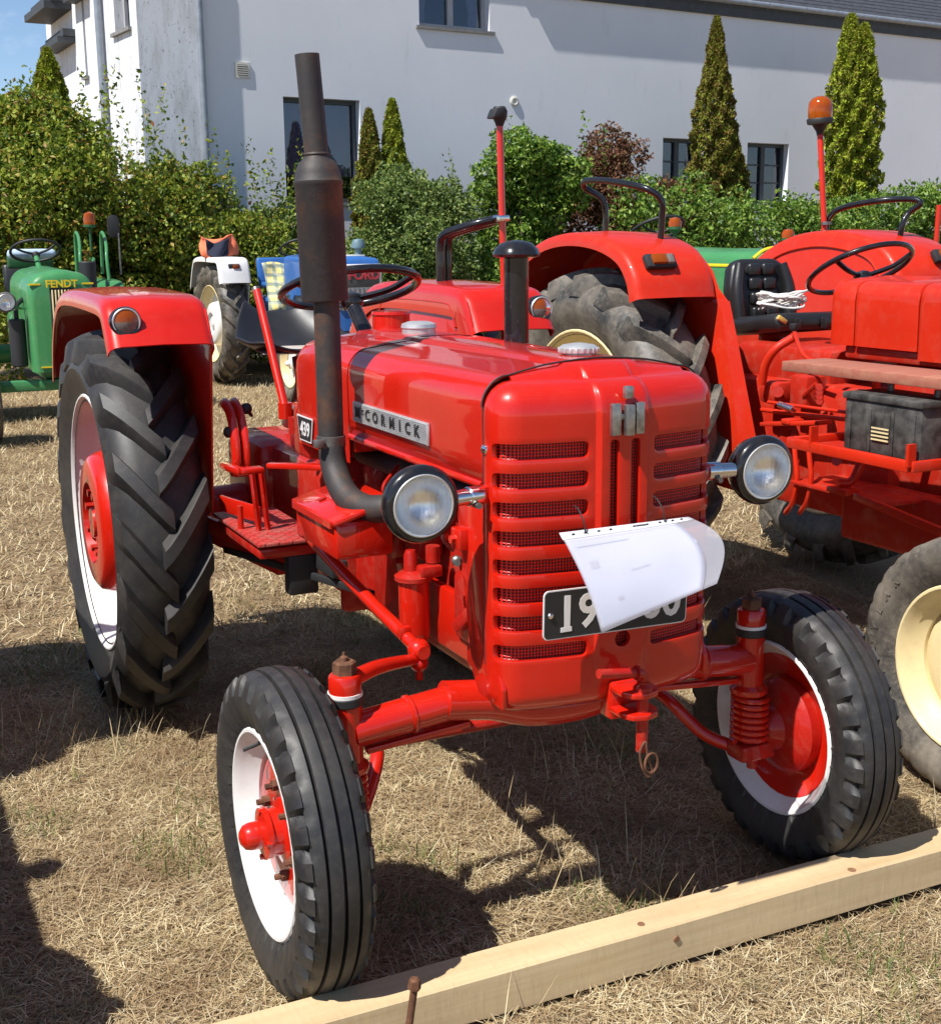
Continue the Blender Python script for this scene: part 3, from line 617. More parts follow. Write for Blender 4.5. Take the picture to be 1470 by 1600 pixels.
    for i in range(7): a = 2*PI*i/7; b.cyl((-.20, .50+.075*math.cos(a), .86+.075*math.sin(a)), (-.222, .50+.075*math.cos(a), .86+.075*math.sin(a)), .010, n=6)
    b.obj('injection_pump', REDC, T)
    MB().tube([(-.21, .37, .93), (-.24, .33, .99), (-.20, .28, 1.02), (-.12, .25, 1.04)], .005, 8).obj('fuel_line', REDC, T)
    MB().tube([(-.21, .47, .93), (-.26, .46, .98), (-.2, .5, 1.03)], .005, 8).obj('fuel_line', REDC, T)
    MB().box((-.18, .08, .76), (.08, .12, .16), bev=.015).cyl((-.22, .06, .80), (-.235, .06, .80), .014, n=6).bar((-.20, -.02, .82), (-.235, .08, .72), .035, .03, .008).obj('water_pump', REDC, T)
    MB().box((0, -.02, .66), (.42, .24, .10), bev=.02).obj('front_frame', RED, T)
    for s in (-1, 1): MB().box((s*.19, .18, .70), (.025, .60, .15), bev=.006).obj('frame_rail', RED, T)
    MB().cyl((-.16, .05, 1.01), (-.16, .85, 1.01), .030, n=14).obj('exhaust_manifold', MUFF, T)
    for i in range(3): MB().tube([(-.15, .20+.18*i, .98), (-.20, .20+.18*i, .965), (-.205, .22+.17*i, .90), (-.17, .24+.16*i, .86)], .0045, 6, 5).obj('injector_line', STEEL, T)
    for i in range(5): MB().cyl((-.15, -.0+.0*i, .64+.07*i), (-.172, 0, .64+.07*i), .010, n=6).obj('block_bolt', REDC, T)
    MB().tube([(-.20, .02, .95), (-.235, .0, .93), (-.24, -.03, .88), (-.22, -.06, .84)], .004, 6, 5).obj('lamp_cable', MATBLK, T)
    MB().lathe((-.245, .06, .885), (-.4, -1, 0), [(.012, 0), (.012, .012), (.008, .016), (.008, .03)], 8).obj('drain_valve', STEEL, T)
    MB().box((-.24, 1.02, .68), (.05, .34, .05), bev=.006).box((-.30, 1.02, .64), (.09, .05, .12), bev=.006).obj('step_bracket', MATBLK, T)
    MB().bar((-.20, .70, .64), (-.40, 1.5, .62), .014, .022, .003).obj('brake_rod', MATBLK, T)
    # tool box
    tb = MB().box((-.352, .505, .885), (.15, .31, .095), bev=.012).obj('tool_box', RED, T)
    rot = Matrix.Rotation(R(-16), 3, 'Y')
    MB().box((-.354, .505, .952), (.168, .325, .016), rot, .006).bar((-.435, .36, .925), (-.435, .65, .925), .006, .016).obj('box_lid', RED, tb)
    MB().box((-.39, .55, .953), (.02, .012, .004), rot, .001).obj('lid_slot', REDC, tb)
    # front axle
    ax = MB().tube([(-.31, 0, .580), (-.20, -.005, .565), (-.1, -.01, .535), (0, -.01, .525), (.1, -.01, .535), (.2, -.005, .565), (.31, 0, .580)], .046, 18, 5)
    ax.box((-.145, -.05, .585), (.05, .06, .022), Matrix.Rotation(R(-12), 3, 'Y'), .004).obj('front_axle', RED, T)
    for s in (-1, 1):
        b = MB().cyl((s*.28, 0, .575), (s*.53, 0, .548), .040, n=20).cyl((s*.385, 0, .564), (s*.40, 0, .562), .044, n=20, bev=.004); b.obj('axle_sleeve', RED, T)
        MB().bar((s*.25, .0, .520), (s*.50, 0, .500), .035, .014, .003).obj('axle_strap', RED, T)
        k = thing_part = MB().cyl((s*.542, 0, .47), (s*.542, 0, .615), .036, n=20, bev=.004).lathe((s*.542, 0, .47), (0, 0, 1), [(.044, -.012), (.048, -.006), (.048, .004), (.036, .014)], 22).obj('kingpin_housing', RED, T)
        MB().cyl((s*.542, 0, .612), (s*.542, 0, .634), .040, n=20, bev=.003).obj('grease_seal', MATBLK, k); MB().cyl((s*.542, 0, .633), (s*.542, 0, .641), .0385, n=20).obj('seal_ring', WHITE, k)
        MB().lathe((s*.542, 0, .640), (0, 0, 1), [(.036, 0), (.036, .034), (.032, .040), (.024, .042)], 20).obj('kingpin_cap', RED, k)
        MB().lathe((s*.542, 0, .681), (0, 0, 1), [(.026, 0), (.026, .026), (.021, .030)], 6).lathe((s*.542, 0, .71), (0, 0, 1), [(.010, 0), (.009, .009), (.004, .013), (.003, .02)], 10).obj('kingpin_nut', RUST, k)
        coil = []; turns = 7.5
        for i in range(int(turns*14)+1):
            a = 2*PI*i/14; coil.append(V(s*.548+.043*math.cos(a), .043*math.sin(a), .458-.128*i/(turns*14)))
        sp = MB().tube(coil, .0078, 8, 1).cyl((s*.545, 0, .30), (s*.545, 0, .48), .024, n=14).obj('suspension_spring', RED, T)
        MB().box((s*.555, 0, .305), (.105, .075, .045), bev=.01).cyl((s*.56, 0, .352), (s*.645, 0, .352), .032, n=16).cyl((s*.545, -.02, .285), (s*.545, -.02, .262), .013, n=8).obj('stub_axle', REDC, T)
        MB().tube([(s*.53, .03, .300), (s*.47, .09, .33), (s*.415, .15, .40), (s*.40, .20, .42)], .017, 12, 6).obj('track_rod_arm', RED, T)
    MB().cyl((-.40, .20, .42), (.40, .20, .42), .015, n=12).obj('track_rod', REDC, T)
    MB().tube([(-.515, .01, .665), (-.455, .04, .668), (-.39, .075, .660), (-.325, .105, .650)], lambda t: .019-.006*t, 12, 6).ball((-.322, .106, .640), .022).cyl((-.322, .106, .62), (-.322, .106, .60), .009, n=8).obj('steering_arm', RED, T)
    MB().tube([(-.322, .106, .672), (-.330, .16, .688), (-.352, .45, .752), (-.365, .72, .812)], .0165, 12, 6).ball((-.322, .106, .672), .027).cyl((-.322, .075, .672), (-.322, .14, .672), .016, n=12).box((-.335, .16, .70), (.03, .02, .03), bev=.004).obj('drag_link', RED, T)
    # tow bracket with pin and clip
    tw = MB()
    for z, l in ((.640, .12), (.592, .12)): tw.prism([(-.045, 0), (.045, 0), (.045, -.05), (.03, -.075), (.0, -.085), (-.03, -.075), (-.045, -.05)], rev_place((.012, -.255, z), (1, 0, 0), (0, 1, 0), (0, 0, 1)), .013, .003)
    tw.box((.012, -.235, .615), (.085, .05, .085), bev=.006); tb_ = tw.obj('tow_bracket', RED, T)
    pn = MB().cyl((.014, -.313, .515), (.014, -.313, .672), .013, n=16).lathe((.014, -.313, .653), (0, 0, 1), [(.022, 0), (.021, .008), (.014, .014)], 16).obj('hitch_pin', REDC, T)
    MB().tube([(.014, -.313, .672), (.010, -.318, .688), (-.01, -.322, .697), (-.05, -.325, .704), (-.105, -.328, .712)], .0105, 12, 6).lathe((-.006, -.322, .697), (-1, 0, .1), [(.016, 0), (.016, .004)], 14).obj('pin_handle', REDC, pn)
    cl = [(.014, -.325, .540), (.000, -.328, .520), (.004, -.33, .488), (.018, -.33, .462), (.030, -.33, .472), (.020, -.33, .500), (.016, -.328, .528)]
    MB().tube(cl, .0028, 8, 5, True).tube([V(.026+.016*math.cos(a), -.333, .492+.022*math.sin(a)) for a in np.linspace(0, 2*PI, 14, endpoint=False)], .003, 8, 3, True).obj('spring_clip', RUST, pn)
    # fenders with lamps
    path = [(1.350, 1.295), (1.385, 1.345), (1.430, 1.405), (1.50, 1.432), (1.70, 1.440), (2.05, 1.442), (2.28, 1.425), (2.43, 1.36), (2.54, 1.24), (2.60, 1.10)]
    for s in (-1, 1):
        fn = fender_mesh(s, .430, .748, path, None, RED).obj('fender', RED, T, 45)
        MB().prism([(1.372, 1.31), (1.42, 1.39), (1.50, 1.42), (2.05, 1.43), (2.28, 1.41), (2.42, 1.35), (2.53, 1.23), (2.58, 1.08), (2.40, .85), (2.2, .74), (1.60, .70), (1.46, .76), (1.43, .95)], rev_place((s*.438, 0, 0), (0, 1, 0), (0, 0, 1), (s, 0, 0)), .007, .002).obj('inner_plate', RED, fn)
        if s > 0: MB().tube([(.4345, 1.50, 1.30), (.4345, 1.53, 1.36), (.4345, 1.60, 1.38), (.4345, 2.0, 1.38), (.4345, 2.15, 1.36), (.4345, 2.2, 1.30)], .006, 8, 5).obj('pressed_bead', RED, fn)
        nrm = V(0, -.80, .60); lc = V(s*.690, 1.398, 1.377) if s < 0 else V(.70, 1.398, 1.372)
        lb = MB().lathe(lc-nrm*.025, (0, -1, .08), [(.046, 0), (.046, .036), (.042, .042), (.038, .042)], 28).obj('indicator_lamp', BLACK, fn)
        f0 = lc-nrm*.025+V(0, -.040, .003)
        for half, mat, nm in ((0, AMBER, 'amber_lens'), (1, CLEARP, 'clear_lens')):
            vs = []; fs = []; nr = 5; na = 12
            for i in range(nr+1):
                for j in range(na+1):
                    a = PI*j/na+PI*half; q = i/nr; vs.append(f0+V(.038*q*math.cos(a), -.012*(1-q*q), .038*q*math.sin(a)))
            for i in range(nr):
                for j in range(na): fs.append((i*(na+1)+j, i*(na+1)+j+1, (i+1)*(na+1)+j+1, (i+1)*(na+1)+j))
            MB().add(vs, fs).obj(nm, mat, lb)
        MB().tube([f0+V(.039*math.cos(a), -.001, .039*math.sin(a)) for a in np.linspace(0, 2*PI, 24, endpoint=False)], .003, 6, 1, True).obj('lamp_ring', SILVER, lb)
    # grab rails and mirror pole on the far fender
    rl = MB()
    for x0, y0 in ((.535, 1.84), (.575, 1.86)):
        rl.tube([(x0, y0, 1.43), (x0, y0, 1.50), (x0, y0, 1.575), (x0+.008, y0-.02, 1.61), (x0+.05, y0-.07, 1.632), (x0+.10, 1.72, 1.650), (.700, 1.69, 1.665)], .0155, 12, 6)
    rl.obj('grab_rail', BLACK, T)
    po = MB().cyl((.708, 1.67, 1.42), (.698, 1.68, 1.99), .0125, n=12).obj('mirror_pole', RED, T)
    MB().box((.70, 1.678, 1.665), (.05, .045, .022), bev=.004).cyl((.675, 1.65, 1.665), (.675, 1.71, 1.665), .007, n=6).obj('pole_clamp', CHROME, po)
    MB().lathe((.698, 1.68, 1.98), (0, 0, 1), [(.013, 0), (.016, .01), (.026, .03), (.028, .05), (.02, .066), (0, .068)], 16).prism([(-.035, 0), (-.02, .035), (.02, .035), (.0, .0)], rev_place((.693, 1.65, 2.005), (1, 0, 0), (0, 0, 1), (0, 1, 0)), .06, .006).obj('pole_cap', MATBLK, po)
    # steering, seat, levers, pedals, footplates
    steering_wheel(T, (-.012, 1.315, 1.448), (0, .32, 1), .212, BLACK, colm=BLACK, col_end=(-.012, 1.10, 1.25))
    seat = MB(); rings = []
    for i in range(9):
        v = i/8; rings.append([])
        for j in range(17):
            u = -1+2*j/16; hw = .21*math.sin(PI*(.18+.70*v))**.55; y = 1.66+.40*v; z = 1.205+.055*abs(u)**3+.14*max(0, (v-.5)*2)**1.8+.02*(1-v)**2-.02*(abs(u)**6)*(v < .3); rings[-1].append(V(-.03+u*hw, y-.03*(abs(u)**3)*(v > .5), z))
    seat.loft(rings, False, False); so_ = seat.obj('seat', SEATBLK, T, 60); mod = so_.modifiers.new('thickness', 'SOLIDIFY'); mod.thickness = .014; mod = so_.modifiers.new('smooth', 'SUBSURF'); mod.levels = 1; mod.render_levels = 1
    MB().tube([(-.03, 1.80, 1.20), (-.03, 1.78, 1.10), (-.03, 1.95, .95)], .022, 10).obj('seat_spring', STEEL, T)
    MB().cyl((-.222, 1.36, 1.08), (-.225, 1.60, 1.438), .0135, n=12).cyl((-.222, 1.36, 1.05), (-.222, 1.36, 1.10), .022, n=12).obj('gear_lever', RED, T).data.name = 'gear_lever'
    MB().cyl((-.2254, 1.603, 1.432), (-.2256, 1.612, 1.445), .0138, n=12).obj('lever_end', STEEL, T)
    b = MB()
    for x0 in (-.345, -.375):
        b.tube([(x0+.02, 1.62, 1.075), (x0, 1.52, 1.095), (x0, 1.45, 1.07), (x0, 1.41, 1.01), (x0, 1.40, .93), (x0, 1.41, .88)], .016, 8, 5, flat=.5)
    b.box((-.36, 1.42, .89), (.06, .05, .04), bev=.008).obj('quadrant', RED, T)
    for p_ in ((-.315, 1.47, 1.075), (-.385, 1.43, 1.01)): MB().ball(p_, .019).tube([p_, (p_[0]+.03, p_[1]+.05, p_[2]-.03)], .006, 8).obj('lever_knob', MATBLK, T)
    ft = MB().box((-.34, 1.22, .745), (.20, .50, .010), bev=.002).obj('footplate', TREAD, T); MB().box((.34, 1.22, .745), (.20, .50, .010), bev=.002).obj('footplate', TREAD, T)
    MB().box((-.34, 1.22, .715), (.18, .46, .03), bev=.004).box((-.30, 1.30, .66), (.05, .05, .12), bev=.004).bar((-.42, 1.6, .66), (-.30, 1.2, .62), .03, .06, .004).obj('footplate_bracket', REDC, T)
    MB().bar((-.405, 1.43, .905), (-.405, 1.22, .918), .035, .022, .008).bar((-.33, 1.20, .935), (-.20, .95, .955), .03, .018, .006).box((-.385, 1.20, .925), (.07, .05, .018), bev=.005).obj('clutch_pedal', RED, T)
    for dx in (0, .028): MB().tube([(-.395+dx, 1.16, .92), (-.392+dx, 1.15, .85), (-.385+dx, 1.15, .76), (-.375+dx, 1.13, .68)], .012, 8, 5, flat=.6).obj('pedal_arm', RED, T)
    MB().bar((-.425, 1.42, .79), (-.37, 1.18, .79), .012, .05, .003).cyl((-.425, 1.20, .745), (-.425, 1.20, .82), .0095, n=10).obj('footplate_rail', RED, T)
    MB().box((-.10, 1.14, 1.04), (.30, .14, .16), bev=.02).box((-.215, 1.15, 1.03), (.06, .05, .05), bev=.01).cyl((-.235, 1.24, 1.02), (-.235, 1.24, 1.07), .016, n=12).obj('dash_casting', REDC, T)
    MB().bar((-.44, 1.55, .70), (-.28, 1.2, .64), .02, .05, .003).obj('side_brace', REDC, T)
    return T
MAIN = main_tractor()

# ------------------------------------------------------------------ ground
GS = [-120, -60, -30, -15] + list(np.arange(-10, 12.1, .5)) + [15, 30, 60, 120]
def gz(x, y): return .012*math.sin(1.7*x+.6*y)*math.sin(1.3*y-.4*x)-.014 if abs(x) < 12 and abs(y) < 12 else -.014
g = MB().loft([[V(x, y, gz(x, y)) for x in GS] for y in GS], False, False).obj('ground', GROUND); tag(g, None, None, kind='structure')

# ------------------------------------------------------------------ second red tractor
def second_tractor():
    O = V(2.22, .03, 0); T = thing('tractor', 'orange-red tractor with cream rims, battery tray and amber beacon on a tall pole', 'tractor', O)
    L_ = lambda p: Vector(p)-O
    for s in (-1, 1):
        fw_ = front_wheel(T, (s*.84, 0, .385), s, FT2, RIMF2, .243, CREAM, CREAM, False, RED2C)
        for i_, ch_ in enumerate('GOODYEAR'):
            al = R(-33+10.5*i_); ur = V(0, math.cos(al), math.sin(al)); tg = V(0, -math.sin(al), math.cos(al))
            text('sidewall_letter', ch_, .036, V(s*.0993, 0, 0)+ur*.316, tg if s < 0 else -tg, ur, TYRED, fw_, .0022, bold=.0008)
        rear_wheel(T, (s*.67, 2.32, .735), s, RTY2, RIMR2, .47, CREAM, False)
    path = [(1.76, 1.36), (1.80, 1.46), (1.90, 1.55), (2.10, 1.605), (2.36, 1.615), (2.60, 1.57), (2.84, 1.44), (3.00, 1.22), (3.06, .98)]
    for s in (-1, 1):
        fn = fender_mesh(s, .48, .87, path, None, RED2).obj('fender', RED2, T, 45)
        fe = [L_(at_x(px_, py_, 1.745)) for px_, py_ in ((1136, 470), (1150, 540), (1166, 625), (1182, 710), (1190, 780))]
        MB().prism([(1.775, 1.39), (1.82, 1.46), (1.92, 1.535), (2.10, 1.585), (2.36, 1.595), (2.6, 1.55), (2.82, 1.43), (2.97, 1.2), (2.7, .8), (2.2, .6)]+[(p.y, p.z) for p in fe[::-1]], rev_place((s*.469, 0, 0), (0, 1, 0), (0, 0, 1), (s, 0, 0)), .008, .002).obj('inner_plate', RED2, fn)
        MB().loft([[V(s*.466, p.y-.004, p.z), V(s*(.50+.055*k/4), p.y+.012, p.z), V(s*(.50+.055*k/4), p.y+.016, p.z), V(s*.466, p.y+.004, p.z)] for k, p in enumerate(fe)]).obj('plate_flange', RED2, fn, 30)
        MB().tube([(s*.467, 1.86, 1.40), (s*.467, 1.95, 1.49), (s*.467, 2.12, 1.535), (s*.467, 2.34, 1.545), (s*.467, 2.58, 1.50), (s*.467, 2.78, 1.38)], .006, 8, 5).obj('pressed_bead', RED2, fn)
        lc = V(s*.735, 1.808, 1.50) if s < 0 else V(.77, 1.80, 1.50)
        lm = MB().box(lc, (.14, .03, .062), Matrix.Rotation(R(-35), 3, 'X'), .008).obj('indicator_lamp', MATBLK, fn)
        rt = Matrix.Rotation(R(-35), 3, 'X'); MB().box(lc+rt @ V(-.012, -.018, 0), (.066, .022, .042), rt, .006).obj('amber_lens', AMBER, lm); MB().box(lc+rt @ V(.038, -.018, 0), (.030, .022, .042), rt, .006).obj('clear_lens', CLEARP, lm)
    MB().tube([L_(at_x(*q)) for q in ((945, 372, 1.56), (946, 330, 1.56), (938, 308, 1.54), (914, 293, 1.49), (916, 282, 1.47), (955, 283, 1.50), (1008, 294, 1.56), (1033, 312, 1.61), (1034, 340, 1.62), (1031, 385, 1.62))], .0135, 12, 6).obj('grab_rail', BLACK, T)
    MB().tube([L_(at_x(*q)) for q in ((1290, 385, 2.78), (1293, 345, 2.78), (1315, 325, 2.79), (1375, 313, 2.85), (1425, 311, 2.95), (1438, 318, 2.97), (1420, 332, 2.95), (1410, 350, 2.92), (1404, 385, 2.92))], .0135, 12, 6).obj('grab_rail', BLACK, T)
    p0, p1 = L_(at_x(1289, 390, 2.75)), L_(at_x(1281, 205, 2.75)); po = MB().cyl(p0, p1, .0135, n=12).obj('beacon_pole', RED2, T)
    MB().cyl(p0+V(0, 0, .04), p0+V(0, 0, .09), .021, n=12).cyl(p0+V(0, 0, .115), p0+V(0, 0, .13), .022, n=12).obj('pole_clamp', STEEL, po)
    bc = MB().lathe(p1, (-.06, 0, 1), [(.014, -.02), (.018, .0), (.036, .030), (.058, .034), (.062, .052), (.058, .06)], 24).obj('beacon', MATBLK, T)
    MB().lathe(p1+V(-.002, 0, .056), (-.06, 0, 1), [(.053, 0), (.056, .02), (.056, .05), (.051, .076), (.036, .094), (.014, .102), (0, .103)], 28).obj('beacon_dome', AMBER, bc); MB().cyl(p1+V(-.002, 0, .05), p1+V(-.006, 0, .10), .016, n=12).obj('beacon_bulb', CHROME, bc)
    # hood
    for y0, y1, nm in ((-.30, .885, 'hood'), (.892, 1.205, 'fuel_tank'), (1.212, 1.335, 'dashboard')):
        sec = section(.27, 1.19 if nm != 'hood' else 1.16, 1.43, .012, .05, 6); rings = []
        for y in (y0, y0+.006, y1-.02, y1-.006, y1):
            k = .012 if y in (y0, y1) else (.003 if y in (y0+.006, y1-.006) else 0); rings.append([(x*(1-k*1.2), y, max(z-k, 1.19 if nm != 'hood' else 1.16)) for x, z in sec])
        MB().loft(rings).obj(nm, RED2, T, 40)
    MB().box((0, -.31, 1.0), (.50, .12, .80), bev=.05).obj('nose', RED2, T)
    MB().box((0, .50, 1.165), (.50, 1.55, .05), bev=.01).box((0, .45, .85), (.50, 1.2, .58), bev=.03).obj('engine_block', RED2C, T)
    MB().box((0, 1.60, .78), (.62, 1.3, .50), bev=.05).box((-.02, 1.65, 1.08), (.46, .60, .16), bev=.03).obj('gearbox', RED2C, T)
    for i, (y, z) in enumerate(((1.05, 1.10), (1.12, 1.10), (1.35, .98), (1.45, .98), (1.4, .85), (1.55, 1.0))): MB().cyl((-.30, y+.1, z), (-.325, y+.1, z), .014, n=6).obj('bolt', RED2C, T)
    for s in (-1, 1): MB().cyl((s*.15, 2.32, .735), (s*.60, 2.32, .735), .10, .08, 22).obj('rear_axle', RED2C, T)
    MB().cyl((-.83, 0, .55), (.83, 0, .55), .045, n=16).obj('front_axle', RED2, T)
    for s in (-1, 1): MB().cyl((s*.72, 0, .33), (s*.72, 0, .68), .034, n=16).cyl((s*.72, 0, .385), (s*.81, 0, .385), .03, n=12).obj('kingpin', RED2, T)
    steering_wheel(T, L_(at_x(1343, 420, 2.22)), (.0, .55, 1), .205, BLACK, spokes=3, rt=.011, colm=BLACK, col_end=(0, 1.30, 1.36))
    # seat
    sc = L_(at_x(1190, 455, 2.22)); sc.x = 0
    bk = MB().prism([(-.155, -.17), (.155, -.17), (.165, .02), (.14, .12), (.10, .145), (-.10, .145), (-.14, .12), (-.165, .02)], rev_place(sc, (1, 0, 0), (0, .22, 1), (0, 1, -.2)), .07, .022).obj('backrest', VINYL, T, 50)
    for r_ in range(4):
        for c_ in (-1, 1): MB().box(sc+V(c_*.038, -.008+.22*(.095-.062*r_), .095-.062*r_), (.068, .03, .054), bev=.012).obj('backrest_pad', VINYL, bk, 50)
    for c_ in (-1, 1): MB().tube([sc+V(c_*.135, -.03, -.16), sc+V(c_*.142, -.012, 0), sc+V(c_*.115, .012, .12)], lambda t: .034-.012*t, 12, 6).obj('side_bolster', VINYL, bk, 60)
    cu = MB().box((0, sc.y-.17, 1.225), (.36, .34, .08), Matrix.Rotation(R(-6), 3, 'X'), .03).obj('seat_cushion', VINYL, T, 50)
    MB().box((-.155, sc.y-.335, 1.255), (.05, .015, .02), Matrix.Rotation(R(30), 3, 'Y'), .004).obj('torn_foam', FOAM, cu)
    for x0 in (-.08, .06): MB().box((x0, sc.y-.345, 1.235), (.03, .012, .05), bev=.006).obj('cushion_seam', VINYL, cu)
    MB().box((0, sc.y-.1, 1.12), (.10, .12, .16), bev=.02).obj('seat_post', RED2C, T)
    # levers, pedals, linkages on the visible side
    MB().tube([L_(at_x(*q)) for q in ((1190, 600, 1.78), (1196, 570, 1.78), (1212, 545, 1.80), (1238, 528, 1.86))], .017, 12, 6).obj('lever_guard', RED2, T)
    MB().tube([L_(at_x(*q)) for q in ((1290, 572, 1.84), (1262, 560, 1.84), (1250, 545, 1.84), (1240, 515, 1.84))], .008, 8, 5).obj('gear_lever', RED2, T); MB().lathe(L_(at_x(1240, 517, 1.84)), (0, 0, 1), [(.010, 0), (.018, .012), (.016, .028), (0, .03)], 12).obj('lever_knob', MATBLK, T)
    MB().cyl(L_(at_x(1190, 640, 1.80)), L_(at_x(1320, 655, 1.80)), .009, n=10).obj('linkage_rod', RED2, T); MB().cyl(L_(at_x(1200, 628, 1.76)), L_(at_x(1330, 645, 1.78)), .0065, n=10).obj('linkage_rod', RED2, T)
    a_, b_ = L_(at_x(1218, 632, 1.76)), L_(at_x(1240, 640, 1.76)); MB().cyl(a_, b_, .014, n=12).obj('ball_joint', CHROME, T)
    MB().box(L_(at_x(1215, 612, 1.86)), (.10, .12, .09), bev=.02).cyl(L_(at_x(1215, 612, 1.81)), L_(at_x(1215, 612, 1.77)), .022, n=12).obj('valve_block', RED2C, T)
    MB().box(L_(at_x(1262, 610, 1.88)), (.10, .10, .12), bev=.012).cyl(L_(at_x(1255, 618, 1.83)), L_(at_x(1275, 600, 1.83)), .010, n=8).obj('side_cover', RED2C, T)
    for k in range(4): MB().cyl(L_(at_x(1280, 606+7*k, 1.83)), L_(at_x(1280, 606+7*k, 1.79)), .017, .012, 10).obj('spring_coil', RED2C, T)
    for px_ in (1240, 1262): MB().tube([L_(at_x(*q)) for q in ((px_, 680, 1.72), (px_+2, 710, 1.70), (px_+5, 750, 1.69), (px_-2, 785, 1.70), (px_-12, 800, 1.74))], .014, 10, 6, flat=.7).obj('pedal_arm', RED2, T)
    MB().bar(L_(at_x(1196, 662, 1.70)), L_(at_x(1290, 660, 1.70)), .06, .016, .004).box(L_(at_x(1238, 658, 1.70)), (.07, .05, .02), bev=.005).obj('clutch_pedal', RED2, T)
    MB().tube([L_(at_x(*q)) for q in ((1310, 755, 1.66), (1330, 752, 1.70), (1342, 730, 1.72), (1348, 700, 1.74))], .016, 10, 6).obj('brake_pedal', RED2, T); MB().box(L_(at_x(1316, 766, 1.66)), (.06, .10, .02), bev=.004).obj('pedal_pad', RED2, T)
    MB().cyl(L_(at_x(1307, 720, 1.78)), L_(at_x(1307, 720, 1.74)), .02, n=6).obj('frame_bolt', RED2C, T)
    MB().bar(L_(at_x(1335, 775, 1.62)), L_(at_x(1480, 835, 1.62)), .02, .028, .004).obj('drag_link', RED2, T)
    MB().box((-.42, .95, .70), (.26, .50, .012), bev=.002).box((-.36, .85, .60), (.06, .5, .22), bev=.02).obj('footboard', RED2C, T)
    # battery tray
    q0, q1 = at_x(1262, 678, 1.60), at_x(1412, 716, 1.50); z_ = .905
    x0, x1, ya, yb = -.79, -.53, .36, .92
    for a_, b_ in (((x0, ya, z_), (x0, yb, z_)), ((x1, ya, z_), (x1, yb, z_)), ((x0, ya, z_), (x1, ya, z_)), ((x0, yb, z_), (x1, yb, z_))): MB().bar(a_, b_, .028, .034, .003).obj('tray_rail', RED2, T)
    MB().box(((x0+x1)/2, (ya+yb)/2, z_-.012), (x1-x0, yb-ya, .008)).obj('tray_floor', RED2C, T)
    for y in (ya, yb-.12): MB().bar((x0, y, z_), (x0, y, z_+.07), .03, .012).obj('tray_lug', RED2, T); MB().bar((x1, y, z_), (x1+.30, y, z_-.03), .03, .03).obj('tray_strut', RED2, T); MB().bar((x1, y, z_), (x1, y, 1.14), .02, .02).obj('plank_post', RED2, T)
    return T
SEC = second_tractor()
# battery, plank and rope lie on the second tractor
bx0 = V(2.05, .03, 0)
def battery():
    c = bx0+V(-.50, .525, .998); T = thing('battery', 'dusty black battery in the red tray under the plank', 'battery', c-V(0, 0, .1))
    o = V(0, 0, .1); MB().box(o, (.175, .335, .165), bev=.006).obj('case', BATT, T)
    MB().box(o+V(0, 0, .092), (.19, .35, .022), bev=.005).obj('lid', BATT, T)
    for y in (-.14, -.05, .05, .14): MB().box(o+V(-.089, y, -.01), (.008, .012, .14), bev=.002).obj('rib', BATT, T)
    for y in (-.10, .10): MB().cyl(o+V(.04, y, .10), o+V(.04, y, .125), .011, n=12).obj('terminal', STEEL, T)
    MB().box(o+V(-.089, .0, .02), (.006, .08, .06), bev=.002).obj('label_panel', BATT, T)
    for k in range(4): MB().box(o+V(-.0925, 0, -.035+.012*k), (.003, .075, .005)).obj('print_line', CREAM, T)
battery()
pk = MB().box(bx0+V(-.46, .60, 1.155), (.20, .86, .034), Matrix.Rotation(R(3), 3, 'Z'), .004).obj('wooden_plank', PLANK); tag(pk, 'red-stained wooden plank lying over the black battery', 'plank')
rp = []; rc0 = bx0+V(0, 0, 0); sy = at_x(1190, 455, 2.22).y
for i in range(150):
    a = i*.42; rr = .075+.025*math.sin(i*.31)+.012*math.sin(i*1.7); rp.append(V(2.22-.03+rr*1.3*math.cos(a)+.02*math.sin(i*.11), sy-.175+rr*.75*math.sin(a), 1.284+.0004*i+.022*(.5+.5*math.sin(i*.9))))
ro = MB().tube(rp, .0052, 7, 2).obj('rope', ROPE); tag(ro, 'coil of white rope on the black vinyl seat', 'rope')

